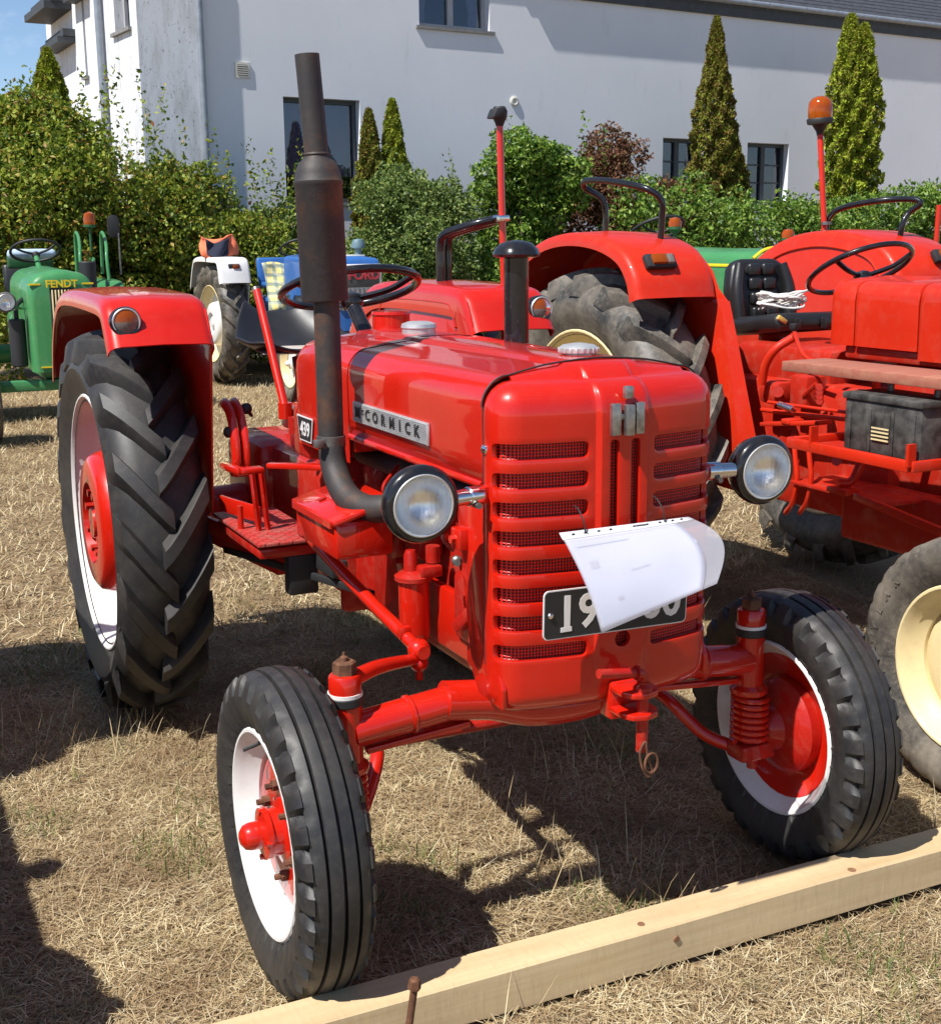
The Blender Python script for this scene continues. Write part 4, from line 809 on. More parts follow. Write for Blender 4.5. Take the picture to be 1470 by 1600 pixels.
# ------------------------------------------------------------------ tractors standing further back
def back_tractor(label, loc, body, wheelm, hood, S, extra=None, rz=0.):
    """S: hw, top, bottom, wb, rear radius scale, fender colour, grille kind"""
    T = thing('tractor', label, 'tractor', loc, rz); hw, top, bot, wb = S['hw'], S['top'], S['bot'], S['wb']; rs = S.get('rs', 1.); fs_ = S.get('fs', 1.)
    for s in (-1, 1):
        w1 = front_wheel(T, (s*.62, 0, .385*fs_), s, FT2, RIMF2, .243, wheelm, wheelm, False); w1.scale = (fs_,)*3
        w2 = rear_wheel(T, (s*S.get('tr', .62), wb, .735*rs), s, RTY2, RIMR2, .47, wheelm, False); w2.scale = (rs,)*3
        zt = .735*rs*2+.07; pth = [(wb-.62*rs, zt-.35*rs), (wb-.55*rs, zt-.16*rs), (wb-.42*rs, zt-.03), (wb-.2, zt), (wb+.2, zt), (wb+.5*rs, zt-.10), (wb+.68*rs, zt-.35)] if S.get('round', 1) else [(wb-.66*rs, zt-.30*rs), (wb-.60*rs, zt-.08), (wb-.52*rs, zt-.01), (wb-.3, zt), (wb+.3, zt), (wb+.5*rs, zt-.08), (wb+.66*rs, zt-.35)]
        fn = fender_mesh(s, S.get('tr', .62)-.20*rs, S.get('tr', .62)+.19*rs, pth, None, S['fm']).obj('fender', S['fm'], T, 45)
        MB().prism([(wb-.6*rs, zt-.33*rs), (wb-.5*rs, zt-.12), (wb-.3, zt-.015), (wb+.25, zt-.015), (wb+.5*rs, zt-.12), (wb+.6*rs, .9), (wb, .8), (wb-.5*rs, .8)], rev_place((s*(S.get('tr', .62)-.19*rs), 0, 0), (0, 1, 0), (0, 0, 1), (s, 0, 0)), .008).obj('inner_plate', S['fm'], fn)
        MB().box((s*S.get('tr', .62), wb-.60*rs, zt-.10), (.13, .04, .06), bev=.01).obj('indicator_lamp', MATBLK, fn); MB().box((s*S.get('tr', .62)-.02*s, wb-.62*rs, zt-.10), (.07, .03, .045), bev=.006).obj('amber_lens', AMBER, fn)
        MB().cyl((s*.10, wb, .735*rs), (s*.5, wb, .735*rs), .09, n=18).obj('rear_axle', S.get('cm', body), T); MB().cyl((s*.54, 0, .36*fs_), (s*.54, 0, .70*fs_), .035, n=14).obj('kingpin', S.get('cm', body), T)
    r = S.get('r', .10); rings = []
    for y, dx, dz in ((-.20, .80, -.08), (-.19, .90, -.04), (-.16, .965, -.012), (-.10, 1, 0), (.4, 1, 0), (wb*.55, 1, .015)):
        sec = section(hw*dx, bot+(.0 if y < .1 else (top-bot)*.45), top+dz, .018, r, 6); rings.append([(x, y, z) for x, z in sec])
    MB().loft(rings).obj('hood', hood, T, 45)
    MB().box((0, wb*.45, bot+.12), (.34, wb*.9, .40), bev=.04).box((0, wb, .72), (.4, .5, .5), bev=.05).obj('gearbox', S.get('cm', body), T)
    MB().box((0, 0, .50*fs_), (1.1, .09, .09), bev=.015).obj('front_axle', S.get('cm', body), T)
    steering_wheel(T, (0, wb*.66, top+S.get('sw', .16)), (0, .5, 1), .21, MATBLK, colm=S.get('cm', body), col_end=(0, wb*.52, top-.05))
    MB().box((0, wb-.12, 1.10), (.42, .40, .07), bev=.03).box((0, wb+.10, 1.26), (.42, .06, .30), Matrix.Rotation(R(-12), 3, 'X'), .03).obj('seat', S.get('seat', VINYL), T, 50)
    if extra: extra(T)
    return T
def base_at(px, depth): p = at_d(px, 500, depth); return V(p.x, p.y, 0)
FB = base_at(94, 10.5)
def fendt_parts(T):
    for i in range(7): MB().box((-.075+.025*i, -.208, .98), (.011, .02, .50), bev=.004).obj('grille_bar', CREAM, T)
    MB().box((0, -.200, .98), (.19, .012, .53), bev=.004).obj('grille_recess', MATBLK, T)
    text('lettering', 'FENDT', .080, (.0, -.212, 1.275), (1, 0, 0), (0, 0, 1), YELLOW, T, .004, bold=.002)
    for s in (-1, 1): MB().box((s*.205, -.185, 1.275), (.09, .03, .012)).obj('trim_stripe', YELLOW, T)
    for z in (.62,): MB().box((0, -.205, z), (.40, .01, .010)).obj('trim_line', YELLOW, T)
    for s in (-1, 1): headlight(T, (s*.42, -.12, 1.14), (0, -1, 0), .075, GREY); MB().bar((s*.25, -.05, 1.08), (s*.42, -.06, 1.10), .02, .02).obj('lamp_bracket', GREEN, T)
    MB().cyl((-.34, -.02, .62), (-.34, -.02, 1.0), .065, n=18, bev=.01).tube([(-.34, -.02, 1.0), (-.33, .02, 1.1), (-.26, .15, 1.15)], .02, 10).obj('exhaust_box', MATBLK, T)
    MB().cyl((.33, .5, 1.1), (.33, .5, 1.44), .07, n=18, bev=.01).obj('air_filter', MATBLK, T)
    for x0 in (.42, .66): MB().tube([(x0, 1.35, 1.25), (x0, 1.40, 1.45), (x0+.02, 1.5, 1.56), (x0+.06, 1.8, 1.66), (x0+.06, 1.95, 1.66), (x0+.06, 2.0, 1.3)], .016, 10, 5).obj('grab_rail', GREEN, T)
    for s in (-1, 1): MB().tube([(s*.48, 1.2, 1.1), (s*.48, 1.25, 1.36), (s*.56, 1.5, 1.44), (s*.6, 1.9, 1.44)], .016, 10, 5).obj('fender_rail', GREEN, T)
    p = V(.56, 1.6, 1.52); bcn = MB().cyl(p, p+V(0, 0, .22), .012, n=10).lathe(p+V(0, 0, .2), (0, 0, 1), [(.02, 0), (.055, .02), (.055, .04)], 16).obj('beacon', DKGREEN, T); MB().lathe(p+V(0, 0, .24), (0, 0, 1), [(.052, 0), (.055, .05), (.045, .10), (0, .12)], 18).obj('beacon_dome', AMBER, bcn)
    m = MB().cyl((.80, 1.5, 1.3), (.80, 1.5, 1.68), .008, n=8).obj('mirror_arm', STEEL, T); MB().prism(rrect(.11, .21, .05, 5), rev_place((.76, 1.5, 1.74), (1, 0, 0), (0, 0, 1), (0, 1, 0)), .02, .004).obj('mirror', MATBLK, m)
    MB().box((-.0, 1.56, 1.44), (.40, .05, .14), bev=.02).obj('seat_pad', DKGREEN, T, 50); MB().box((0, 1.42, 1.50), (.44, .10, .09), Matrix.Rotation(R(12), 3, 'Z'), .04).obj('seat_cushion', PALEBLUE, T, 60)
back_tractor('green tractor with yellow lettering and cream grille bars before the big shrub', FB, GREEN, DKGREEN, GREEN, dict(hw=.26, top=1.37, bot=.58, wb=1.75, rs=.80, fs=.92, fm=GREEN, r=.15, cm=GREEN, tr=.66), fendt_parts)
nb = MB().box(FB+V(.14, -.235, .90), (.20, .006, .30), Matrix.Rotation(R(3), 3, 'Y')).obj('notice_sheet', PAPER); tag(nb, 'white paper sheet pinned to the green tractor front', 'paper')
FO = base_at(549, 13.2)
def ford_parts(T):
    gp = MB().box((0, -.212, 1.16), (.50, .03, .40), bev=.01).obj('grille_panel', WHITE, T); MB().box((0, -.23, 1.23), (.44, .014, .20), bev=.006).obj('grille_face', GREY, gp)
    text('lettering', 'FORD', .115, (.05, -.240, 1.245), (1, 0, 0), (0, 0, 1), plain('red_lettering', (.45, .04, .05), .5), gp, .004, bold=.004, xs=1.15)
    for i in range(9): MB().box((-.2+.05*i, -.232, 1.07), (.02, .014, .10), bev=.003).obj('grille_slot', GREY, gp)
    MB().box((.06, -.236, .98), (.32, .01, .10), bev=.004).obj('registration_plate', YELLOW, gp); text('lettering', '45', .09, (.12, -.243, .98), (1, 0, 0), (0, 0, 1), MATBLK, gp, .002, bold=.002)
    ex = MB().lathe((-.16, .35, 1.38), (0, 0, 1), [(.022, 0), (.022, .12), (.062, .14), (.064, .48), (.05, .52), (.024, .53), (.022, .70)], 18).obj('exhaust', RUST, T); MB().cyl((-.16, .35, 1.91), (-.16, .35, 2.10), .024, n=14).obj('tail_pipe', MUFF, ex)
    MB().lathe((.14, .10, 1.42), (0, 0, 1), [(.035, 0), (.035, .09), (.07, .10), (.07, .14), (.05, .18), (0, .19)], 18).obj('air_cleaner', plain('blue_grey_cap', (.10, .17, .20), .5), T)
    MB().box((0, .4, 1.44), (.30, .9, .016), bev=.005).obj('white_stripe', WHITE, T)
    MB().tube([(-.62, 2.0, 1.38), (-.62, 2.0, 1.56), (-.62, 2.1, 1.60), (-.62, 2.3, 1.56), (-.62, 2.3, 1.36)], .018, 10, 5).obj('fender_rail', WHITE, T)
back_tractor('blue tractor with white fenders and a dark grille in front of the shrubs', FO, BLUE, WHITE, BLUE, dict(hw=.27, top=1.42, bot=.70, wb=2.15, rs=.92, fm=WHITE, r=.05, cm=BLUE, tr=.70, seat=BLUE, round=0, sw=.10), ford_parts, R(2.5))
def cloth(name, c, w_, h, mat, label, cat, lean=.4, amp=.03, seed=0):
    rr = random.Random(seed); ph = [rr.uniform(0, 6) for _ in range(6)]; rings = []
    for i in range(15):
        v = i/14; row = []
        for j in range(15):
            u = j/14-.5; z = h*(.5-v); y = -lean*h*v+amp*math.sin(7*u+ph[0])+amp*math.sin(5*v+9*u+ph[1])+.10*math.cos(u*PI)*-1; row.append(Vector(c)+V(u*w_*(1+.1*math.sin(4*v+ph[2])), y, z+amp*math.sin(6*u+ph[3])))
        rings.append(row)
    o = MB().loft(rings, False, False).obj(name, mat, None, 80); m = o.modifiers.new('thickness', 'SOLIDIFY'); m.thickness = .02; return tag(o, label, cat)
cloth('blanket', FO+V(-.20, 1.52, 1.08), .52, .52, PLAID, 'yellow plaid blanket draped over the blue tractor seat', 'blanket', .3, .03, 3)
cloth('jacket', FO+V(-.80, 2.08, 1.53), .40, .22, ORANGE, 'orange jacket hung on the white fender of the blue tractor', 'jacket', .25, .03, 5)
cloth('jacket', FO+V(-.84, 1.98, 1.51), .24, .18, NAVY, 'navy jacket laid over the orange one on the white fender', 'jacket', .2, .025, 9)
JB = base_at(1200, 8.9)
def jd_parts(T):
    for s in (-1, 1): MB().box((s*.242, .4, 1.40), (.012, 1.0, .02), bev=.003).obj('trim_stripe', YELLOW, T)
    MB().tube([(-.24, -.12, 1.45), (-.15, -.13, 1.506), (0, -.13, 1.52), (.15, -.13, 1.506), (.24, -.12, 1.45)], .012, 8, 5).obj('trim_edge', YELLOW, T)
    for x0, y0, h in ((-.17, .9, 1.62), (.88, .9, 1.53)):
        b = MB().cyl((x0, y0, 1.2), (x0, y0, h), .014, n=10).lathe((x0, y0, h), (0, 0, 1), [(.02, 0), (.05, .03), (.05, .05)], 14).obj('beacon', DKGREEN, T); MB().lathe((x0, y0, h+.05), (0, 0, 1), [(.048, 0), (.05, .03), (.035, .06), (0, .07)], 16).obj('beacon_dome', AMBER, b)
back_tractor('green tractor with yellow edging, mostly hidden behind the black vinyl seat', JB, GREEN, YELLOW, GREEN, dict(hw=.24, top=1.495, bot=.7, wb=2.1, rs=.80, fm=GREEN, r=.08, cm=GREEN), jd_parts)
RB = base_at(1545, 8.6)
def r3_parts(T):
    p = L3 = at_d(1462, 372, 8.3)-RB; MB().cyl((p.x, p.y, 1.2), (p.x+.01, p.y, 1.78), .018, n=10).obj('pole', RED2, T)
back_tractor('red tractor half out of sight beyond the beacon pole', RB, RED2, CREAM, RED2, dict(hw=.28, top=1.50, bot=.7, wb=2.1, rs=.9, fm=RED2, r=.07, cm=RED2C, sw=-.12), r3_parts)
nbr = copy_tree(MAIN); nbr.location = (-2.26, .0, 0); nbr['label'] = 'red tractor parked alongside on the open grass, its shadow reaching the rear wheel'

# ------------------------------------------------------------------ timber beam, stake, notice
def beam():
    b = MB(); T = None; rings = []
    prof = [(-.338, .003), (-.334, .092), (-.330, .096), (-.240, .096), (-.236, .092), (-.236, .003)]
    xs = np.linspace(-.95, 4.2, 40)
    for x in xs: rings.append([V(x, y+.012*(x-.0)*-.05+.0012*math.sin(9*x+z*40), z+.001*math.sin(5*x+y*60)) for y, z in prof])
    o = b.loft(rings).obj('timber_beam', TIMBER, None, 30); tag(o, 'long pale sawn timber beam lying in front of the tractor wheels', 'beam')
    for x, y, sz in ((.03, -.30, .009), (.62, -.318, .012)): MB().lathe((x, y, .0945), (0, 0, 1), [(sz, 0), (sz*.9, .0025), (0, .003)], 14).obj('knot', KNOT, o)
    for x, z, sz in ((.10, .06, .008), (.95, .05, .006)): MB().lathe((x, -.336, z), (0, -1, 0), [(sz, 0), (sz*.9, .0035), (0, .004)], 14).obj('knot', KNOT, o)
beam()
p_ = at_z(636, 1590, .0); sp0 = at_y(630, 1640, -.385); sp1 = at_y(647, 1530, -.385)
stk = MB().cyl((sp0.x-.004, -.39, -.02), (sp1.x, sp1.y, sp1.z-.02), .0075, n=10).lathe((sp1.x, sp1.y, sp1.z-.022), (.05, 0, 1), [(.013, 0), (.0135, .006), (.012, .020), (.007, .024)], 6).obj('iron_stake', RUST); tag(stk, 'rusty iron stake driven in against the timber beam', 'stake')
def notice():
    A, B = at_y(873, 833, -.296), at_y(1075, 808, -.288); Cc, D = at_y(938, 990, -.405), at_y(1120, 912, -.43)
    def S(u, v):
        t = A.lerp(B, u); b = Cc.lerp(D, u); p = t.lerp(b, v); bul = math.sin(PI*v)*u**3*.055; p += V(.92*bul, -.02*math.sin(PI*v)-.025*math.sin(PI*u)*v*(1-v)*2+.02*math.sin(PI*v)*u, .25*bul); return p
    T = thing('notice_sleeve', 'white sheet in a clear plastic sleeve hanging from the grille', 'notice', (A+B)/2); O = Vector(T.location)
    def patch(u0, u1, v0, v1, nm, mat, off=0., th=.0008):
        o = MB().loft([[S(u0+(u1-u0)*j/20, v0+(v1-v0)*i/16)+V(0, -off, off*.3)-O for j in range(21)] for i in range(17)], False, False).obj(nm, mat, T, 80); m = o.modifiers.new('thickness', 'SOLIDIFY'); m.thickness = th; return o
    patch(.015, .86, .07, .985, 'paper', PAPER); patch(.86, 1., .07, 1., 'plastic_flap', SLEEVE, 0, .0006); patch(.0, 1., .0, .068, 'punched_strip', STRIP, .0006)
    patch(.07, .45, .150, .155, 'print_line', GREY, .0012); patch(.10, .16, .30, .37, 'print_mark', INK, .0012); patch(.36, .50, .46, .475, 'print_line', INK, .0012); patch(.20, .24, .70, .74, 'print_mark', INK, .0012)
    patch(.0, .862, .066, .995, 'sleeve_front', SLEEVE, .004, .0004)
    for u in (.18, .28, .37, .55, .65, .75, .85, .92, .09):
        c = S(u, .034); MB().lathe(c-O+V(0, -.0015, 0), (0, -1, 0), [(.0042, 0), (0, .0006)], 10).obj('punch_hole', MATBLK, T)
    c = S(.60, .034)-O; MB().box(c+V(0, -.0018, 0), (.024, .001, .007)).obj('print_mark', GREY, T)
    for u in (.19, .80):
        c = S(u, .02); MB().tube([c-O+V(-.002, -.003, -.004), c-O+V(-.004, .0, .02), c-O+V(-.005, .02, .042), c-O+V(-.004, .04, .048)], .0016, 6, 5).tube([c-O+V(0, -.004, 0), c-O+V(.006, -.006, -.010), c-O+V(.003, -.006, -.016)], .0014, 6, 4).obj('cable_tie', MATBLK, T)
def film_mat():
    m = pane_mat('clear_sleeve', (.95, .95, .97), .06); nt = m.node_tree; out = nt.nodes['Material Output']; last = out.inputs[0].links[0].from_socket
    d = nt.nodes.new('ShaderNodeBsdfDiffuse'); d.inputs[0].default_value = (.8, .8, .86, 1); t = nt.nodes.new('ShaderNodeBsdfTranslucent'); t.inputs[0].default_value = (.8, .8, .86, 1)
    a = nt.nodes.new('ShaderNodeMixShader'); a.inputs[0].default_value = .4; nt.links.new(d.outputs[0], a.inputs[1]); nt.links.new(t.outputs[0], a.inputs[2])
    b = nt.nodes.new('ShaderNodeMixShader'); b.inputs[0].default_value = .30; nt.links.new(last, b.inputs[1]); nt.links.new(a.outputs[0], b.inputs[2]); nt.links.new(b.outputs[0], out.inputs[0]); return m
SLEEVE = film_mat(); INK = plain('faded_print', (.42, .38, .40), .6, var=.2, scale=80); STRIP = plain('translucent_strip', (.55, .55, .58), .4, var=.05)
notice()

cb = MB().prism([(-.13, -.06), (.02, -.075), (.14, -.03), (.11, .06), (-.03, .07), (-.13, .03)], rev_place((-.05, 1.77, 1.226), (1, 0, .0), (0, 1, .10), (0, 0, 1)), .004, .001).obj('cardboard', plain('grey_cardboard', (.42, .38, .34), .9)); tag(cb, 'grey-white cardboard piece lying on the black metal seat', 'cardboard')

# ------------------------------------------------------------------ house
HU = V(math.sin(R(83.5)), math.cos(R(83.5)), 0); HN = V(HU.y, -HU.x, 0); hc = at_d(237, 420, 17.3); HC = V(hc.x, hc.y, 0)
def on_plane(px, py, org, nrm): d = ray(px, py); return CAM+d*((org-CAM).dot(nrm)/d.dot(nrm))
SET = .052                                           # the long front stands this far behind the corner pier
def fac(px, py, back=SET): p = on_plane(px, py, HC-HN*back, HN)-HC; return p.dot(HU), p.z
def side(px, py): p = on_plane(px, py, HC, HU)-HC; return -p.dot(HN), p.z   # distance back from the corner along the end wall
def FP(u, z, out=0.): return HU*u+HN*(out-SET)+V(0, 0, z)
def SP(b, z, out=0.): return -HN*b-HU*out+V(0, 0, z)
def house():
    T = thing('house', 'long white rendered house with slate roof behind the shrubs', 'house', HC)
    def panel_wall(nm, P, x0, x1, z0, z1, holes, mat, depth=.20):
        """wall sheet with window openings and reveals"""
        xs = sorted(set([x0, x1]+[h[i] for h in holes for i in (0, 1)])); zs = sorted(set([z0, z1]+[h[i] for h in holes for i in (2, 3)])); b = MB()
        for i in range(len(xs)-1):
            for j in range(len(zs)-1):
                cx, cz = (xs[i]+xs[i+1])/2, (zs[j]+zs[j+1])/2
                if any(h[0] < cx < h[1] and h[2] < cz < h[3] for h in holes): continue
                b.add([P(xs[i], zs[j]), P(xs[i+1], zs[j]), P(xs[i+1], zs[j+1]), P(xs[i], zs[j+1])], [(0, 1, 2, 3)])
        for h in holes:
            q = [(h[0], h[2]), (h[1], h[2]), (h[1], h[3]), (h[0], h[3])]
            for k in range(4): a, c = q[k], q[(k+1) % 4]; b.add([P(*a), P(*c), P(*c, -depth), P(*a, -depth)], [(0, 1, 2, 3)])
        return b.obj(nm, mat, T, 0)
    def window(P, h, fm, mull=1, bars=0, blind=None, curtains=False, sill=True, bw=.06, sd=.045, deep=.13, mg=1.8):
        x0, x1, z0, z1 = h; b = MB(); o0 = -deep
        def fbox(a0, a1, c0, c1, out, th): 
            vs = [P(a0, c0, out), P(a1, c0, out), P(a1, c1, out), P(a0, c1, out), P(a0, c0, out-th), P(a1, c0, out-th), P(a1, c1, out-th), P(a0, c1, out-th)]; return vs, [(0, 1, 2, 3), (7, 6, 5, 4), (0, 4, 5, 1), (1, 5, 6, 2), (2, 6, 7, 3), (3, 7, 4, 0)]
        w_ = MB().add(*fbox(x0, x0+bw, z0, z1, o0, .07)).add(*fbox(x1-bw, x1, z0, z1, o0, .07)).add(*fbox(x0+bw, x1-bw, z1-bw, z1, o0, .07)).add(*fbox(x0+bw, x1-bw, z0, z0+bw, o0, .07))
        xs = [x0+bw+(x1-x0-2*bw)*k/mull for k in range(mull+1)]
        for k in range(1, mull): w_.add(*fbox(xs[k]-bw*.8, xs[k]+bw*.8, z0+bw, z1-bw, o0-.003, .06))
        W = w_.obj('window', fm, T, 0)
        for k in range(mull):
            a0, a1 = xs[k], xs[k+1]
            MB().add(*fbox(a0, a1, z0+bw, z1-bw, o0-.045, .006)).obj('pane', PANE, W, 0)
            for q in range(bars): zz = z0+bw+(z1-z0-2*bw)*(q+1)/(bars+1); MB().add(*fbox(a0, a1, zz-.014, zz+.014, o0-.030, .012)).obj('glazing_bar', fm, W, 0)
        MB().add(*fbox(x0-mg, x1+mg, z0-1., z1+1., o0-.62, .02)).obj('room', DARKROOM, W, 0)
        if blind: MB().add(*fbox(x0+bw, x1-bw, z0+bw+(z1-z0)*blind, z1-bw, o0-.09, .004)).obj('blind', BLIND, W, 0)
        if curtains:
            for s in (-1, 1):
                rings = []
                for i in range(10):
                    t = i/9; row = []
                    for j in range(14):
                        u = j/13; wd = (x1-x0)*(.12+.22*t**1.5 if t > .3 else .14); a = (x0+bw+u*wd) if s < 0 else (x1-bw-u*wd); row.append(P(a, z0+bw+(z1-z0-2*bw)*t, o0-.12-.03*math.sin(u*19)))
                    rings.append(row)
                MB().loft(rings, False, False).obj('curtain', CURTAIN, W, 60)
        if sill: MB().add(*fbox(x0-.06, x1+.08, z0-.045, z0, sd, sd+deep+.01)).obj('sill', STONE, W, 0)
        return W
    def rect(pa, pb): (u0, z1), (u1, z0) = fac(*pa), fac(*pb); return (u0, u1, z0, z1)
    h1 = rect((442, 150), (566, 316)); (ua, za), (ub, zb) = fac(655, 40), fac(765, 48); h2 = (ua, ub, (za+zb)/2, (za+zb)/2+1.25)
    h3 = rect((1036, 207), (1092, 300)); h4 = rect((1168, 222), (1229, 318)); h3 = (h3[0], h3[1], h4[2], h4[3]+.02)
    u0 = fac(316, 200)[0]; ue = fac(812, 60)[0]; (ug0, zg0), (ug1, zg1) = fac(1070, 0), fac(1470, 56); ze = (zg0+zg1)/2-.02
    zt = fac(585, 2)[1]+.66
    panel_wall('front_wall', FP, u0-.02, ue, 0, zt, [h1, h2], STUCCO); panel_wall('front_wall', FP, ue, 34, 0, ze+.05, [h3, h4], STUCCO)
    window(FP, h1, FRAME, 1, 0, .22, sill=True, sd=.03); window(FP, h2, FRAMEL, 2, 0, None, True, sd=.035); window(FP, h3, FRAME, 2, 2, None, False, False); window(FP, h4, FRAME, 2, 2, .9, False, False)
    # corner pier and end wall
    pier = [FP(0, 0, SET), FP(u0-.03, 0, SET), FP(u0-.03, zt, SET), FP(0, zt, SET), FP(u0-.03, 0, -.01), FP(u0-.03, zt, -.01)]
    MB().add(pier, [(0, 1, 2, 3), (1, 4, 5, 2)]).obj('corner_pier', STUCCOD, T, 0)
    be = side(76, 100)[0]; (b1, z1), (b0, z0) = side(175, -30), side(203, 35); s1 = (b0, b1, z0-.05, z1); (b3, z3), (b2, z2) = side(128, 20), side(138, 118); s2 = (b2, b3, z2, z2+1.6)
    panel_wall('end_wall', SP, 0, be, 0, zt, [s1, s2], STUCCOD); window(SP, s1, FRAMEL, 1, 0, None, False, True, .05, .05, mg=.05); window(SP, s2, FRAME, 1, 0, None, False, True, .05, .05, mg=.3)
    # roofs
    (uA, _), zA = fac(812, 60), ze
    def roof(nm, ua, ub, z, over, run, rise, th=.12):
        p = [FP(ua, z, over), FP(ub, z, over), FP(ub, z+rise, -run), FP(ua, z+rise, -run)]; q = [v+V(0, 0, th) for v in p]; return MB().add(p+q, [(3, 2, 1, 0), (4, 5, 6, 7), (0, 1, 5, 4), (1, 2, 6, 5), (2, 3, 7, 6), (3, 0, 4, 7)]).obj(nm, SLATE, T, 0)
    rf = roof('roof', ue-.02, 34.2, ze+.05, .06, 5, 4.2)
    b = MB(); nr = 18; sl = math.hypot(5.085, 4.2)
    for r_ in range(nr):
        for c_ in range(150):
            uu = ue+.1+c_*.2+(.1 if r_ % 2 else 0); t0, t1 = (r_*.13)/sl, (r_*.13+.15)/sl
            def RP(u, t, h): return FP(u, ze+.05+4.2*t+.125+h, .06-5.06*t)
            b.add([RP(uu+.003, t0, .016), RP(uu+.197, t0, .016), RP(uu+.197, t1, .002), RP(uu+.003, t1, .002), RP(uu+.003, t0, .002), RP(uu+.197, t0, .002)], [(0, 1, 2, 3), (4, 5, 1, 0)])
    so2 = b.obj('slates', SLATE, rf, 0); so2['kind'] = 'stuff'
    MB().add([FP(ue, ze-.10, .0), FP(34, ze-.10, 0), FP(34, ze-.10, .045), FP(ue, ze-.10, .045), FP(ue, ze+.08, 0), FP(34, ze+.08, 0), FP(34, ze+.08, .045), FP(ue, ze+.08, .045)], [(0, 1, 2, 3), (7, 6, 5, 4), (3, 2, 6, 7), (0, 3, 7, 4), (1, 5, 6, 2)]).obj('fascia', DARKWOOD, T, 0)
    ga, gb_ = FP(ue, ze+.13, .09), FP(34, ze+.13, .09); MB().cyl(ga, gb_, .05, n=14).obj('gutter', ZINC, rf)
    for c_ in range(24): MB().tube([FP(ue+.6+c_*.9, ze+.16, .03), FP(ue+.6+c_*.9, ze+.068, .10), FP(ue+.6+c_*.9, ze+.17, .145)], .008, 6, 4).obj('gutter_bracket', ZINC, rf)
    roof('upper_roof', -.1, ue+.12, zt, .07, 5, 4.2); MB().add([FP(ue, ze, 0), FP(ue, zt, 0), FP(ue, zt, -5), FP(ue, ze, -5)], [(0, 1, 2, 3)]).obj('upper_gable', STUCCO, T, 0)
    # downpipes, vents
    MB().cyl(FP(u0+.01, 0, SET+.02), FP(u0+.01, zt, SET+.02), .048, n=16).obj('downpipe', ZINC, T)
    bd = side(166, 100); MB().cyl(SP(bd[0], 0, .07), SP(bd[0], zt, .07), .05, n=14).obj('downpipe', ZINC, T)
    (va, vz), (vb, vy) = fac(366, 96), fac(390, 122); cx, cz = (va+vb)/2, (vz+vy)/2; hw_, hh = (vb-va)/2, (vz-vy)/2
    def plate(nm, u, z, w_, h, o0, o1, mat, par): vs = [FP(u-w_, z-h, o0), FP(u+w_, z-h, o0), FP(u+w_, z+h, o0), FP(u-w_, z+h, o0)]; return MB().add(vs+[v+HN*(o1-o0) for v in vs], [(3, 2, 1, 0), (4, 5, 6, 7), (0, 1, 5, 4), (1, 2, 6, 5), (2, 3, 7, 6), (3, 0, 4, 7)]).obj(nm, mat, par, 0)
    vn = plate('vent', cx, cz, hw_, hh, 0, .018, CREAMW, T); plate('vent_grid', cx, cz, hw_*.7, hh*.7, .019, .021, GREY, vn)
    for k in range(5): plate('vent_slat', cx, cz-hh*.55+hh*.275*k, hw_*.68, hh*.06, .022, .026, CREAMW, vn)
    v2 = fac(803, 158); MB().lathe(FP(*v2), HN, [(.075, 0), (.075, .02), (.05, .03), (.03, .02)], 20).obj('vent_disc', CREAMW, T)
    # dark boarded eaves on the end wall
    def eave(pa, pb, out, th, nm='eaves_board'):
        (ba, zaa), (bb, zbb) = side(*pa), side(*pb); vs = [SP(ba, zaa, 0), SP(bb, zbb, 0), SP(bb, zbb, out), SP(ba, zaa, out)]; MB().add(vs+[v+V(0, 0, th) for v in vs], [(3, 2, 1, 0), (4, 5, 6, 7), (0, 1, 5, 4), (1, 2, 6, 5), (2, 3, 7, 6), (3, 0, 4, 7)]).obj(nm, DARKWOOD, T, 0)
    eave((112, 14), (80, 38), .40, .10); eave((112, 2), (80, 28), .30, .12); eave((118, 66), (90, 84), .26, .08); eave((118, 56), (90, 76), .18, .10); eave((140, -6), (118, 6), .18, .14)
CREAMW = plain('cream_plastic', (.62, .60, .52), .5, var=.05)
house()

# ------------------------------------------------------------------ shrubs, hedge, conifers
def leaf_mesh(name, P, N, L_, W_, mat, fold=.25):
    """P centres, N outward directions -> one rhombic folded leaf per point (two triangles)"""
    n = len(P); a = rng.normal(size=(n, 3)); a += N*.35; a[:, 2] -= .25; a /= np.linalg.norm(a, axis=1)[:, None]
    c = rng.normal(size=(n, 3)); s = np.cross(a, c); s /= np.linalg.norm(s, axis=1)[:, None]; nn = np.cross(a, s)
    l = (L_*rng.uniform(.6, 1.25, n))[:, None]; w_ = (W_*rng.uniform(.7, 1.2, n))[:, None]
    v = np.stack([P-a*l*.5, P+s*w_*.5+nn*w_*fold, P+a*l*.5, P-s*w_*.5+nn*w_*fold], 1).reshape(-1, 3)
    k = np.arange(n)*4; f = np.concatenate([np.stack([k, k+1, k+2], 1), np.stack([k, k+2, k+3], 1)], 0)
    return tri_mesh(name, v, f, mat)
def tri_mesh(name, v, f, mat):
    me = bpy.data.meshes.new(name); me.vertices.add(len(v)); me.vertices.foreach_set('co', v.astype(np.float32).ravel())
    me.loops.add(len(f)*3); me.loops.foreach_set('vertex_index', f.astype(np.int32).ravel()); me.polygons.add(len(f))
    me.polygons.foreach_set('loop_start', np.arange(0, len(f)*3, 3, dtype=np.int32)); me.polygons.foreach_set('loop_total', np.full(len(f), 3, np.int32))
    me.update(calc_edges=True); me.materials.append(mat); return me
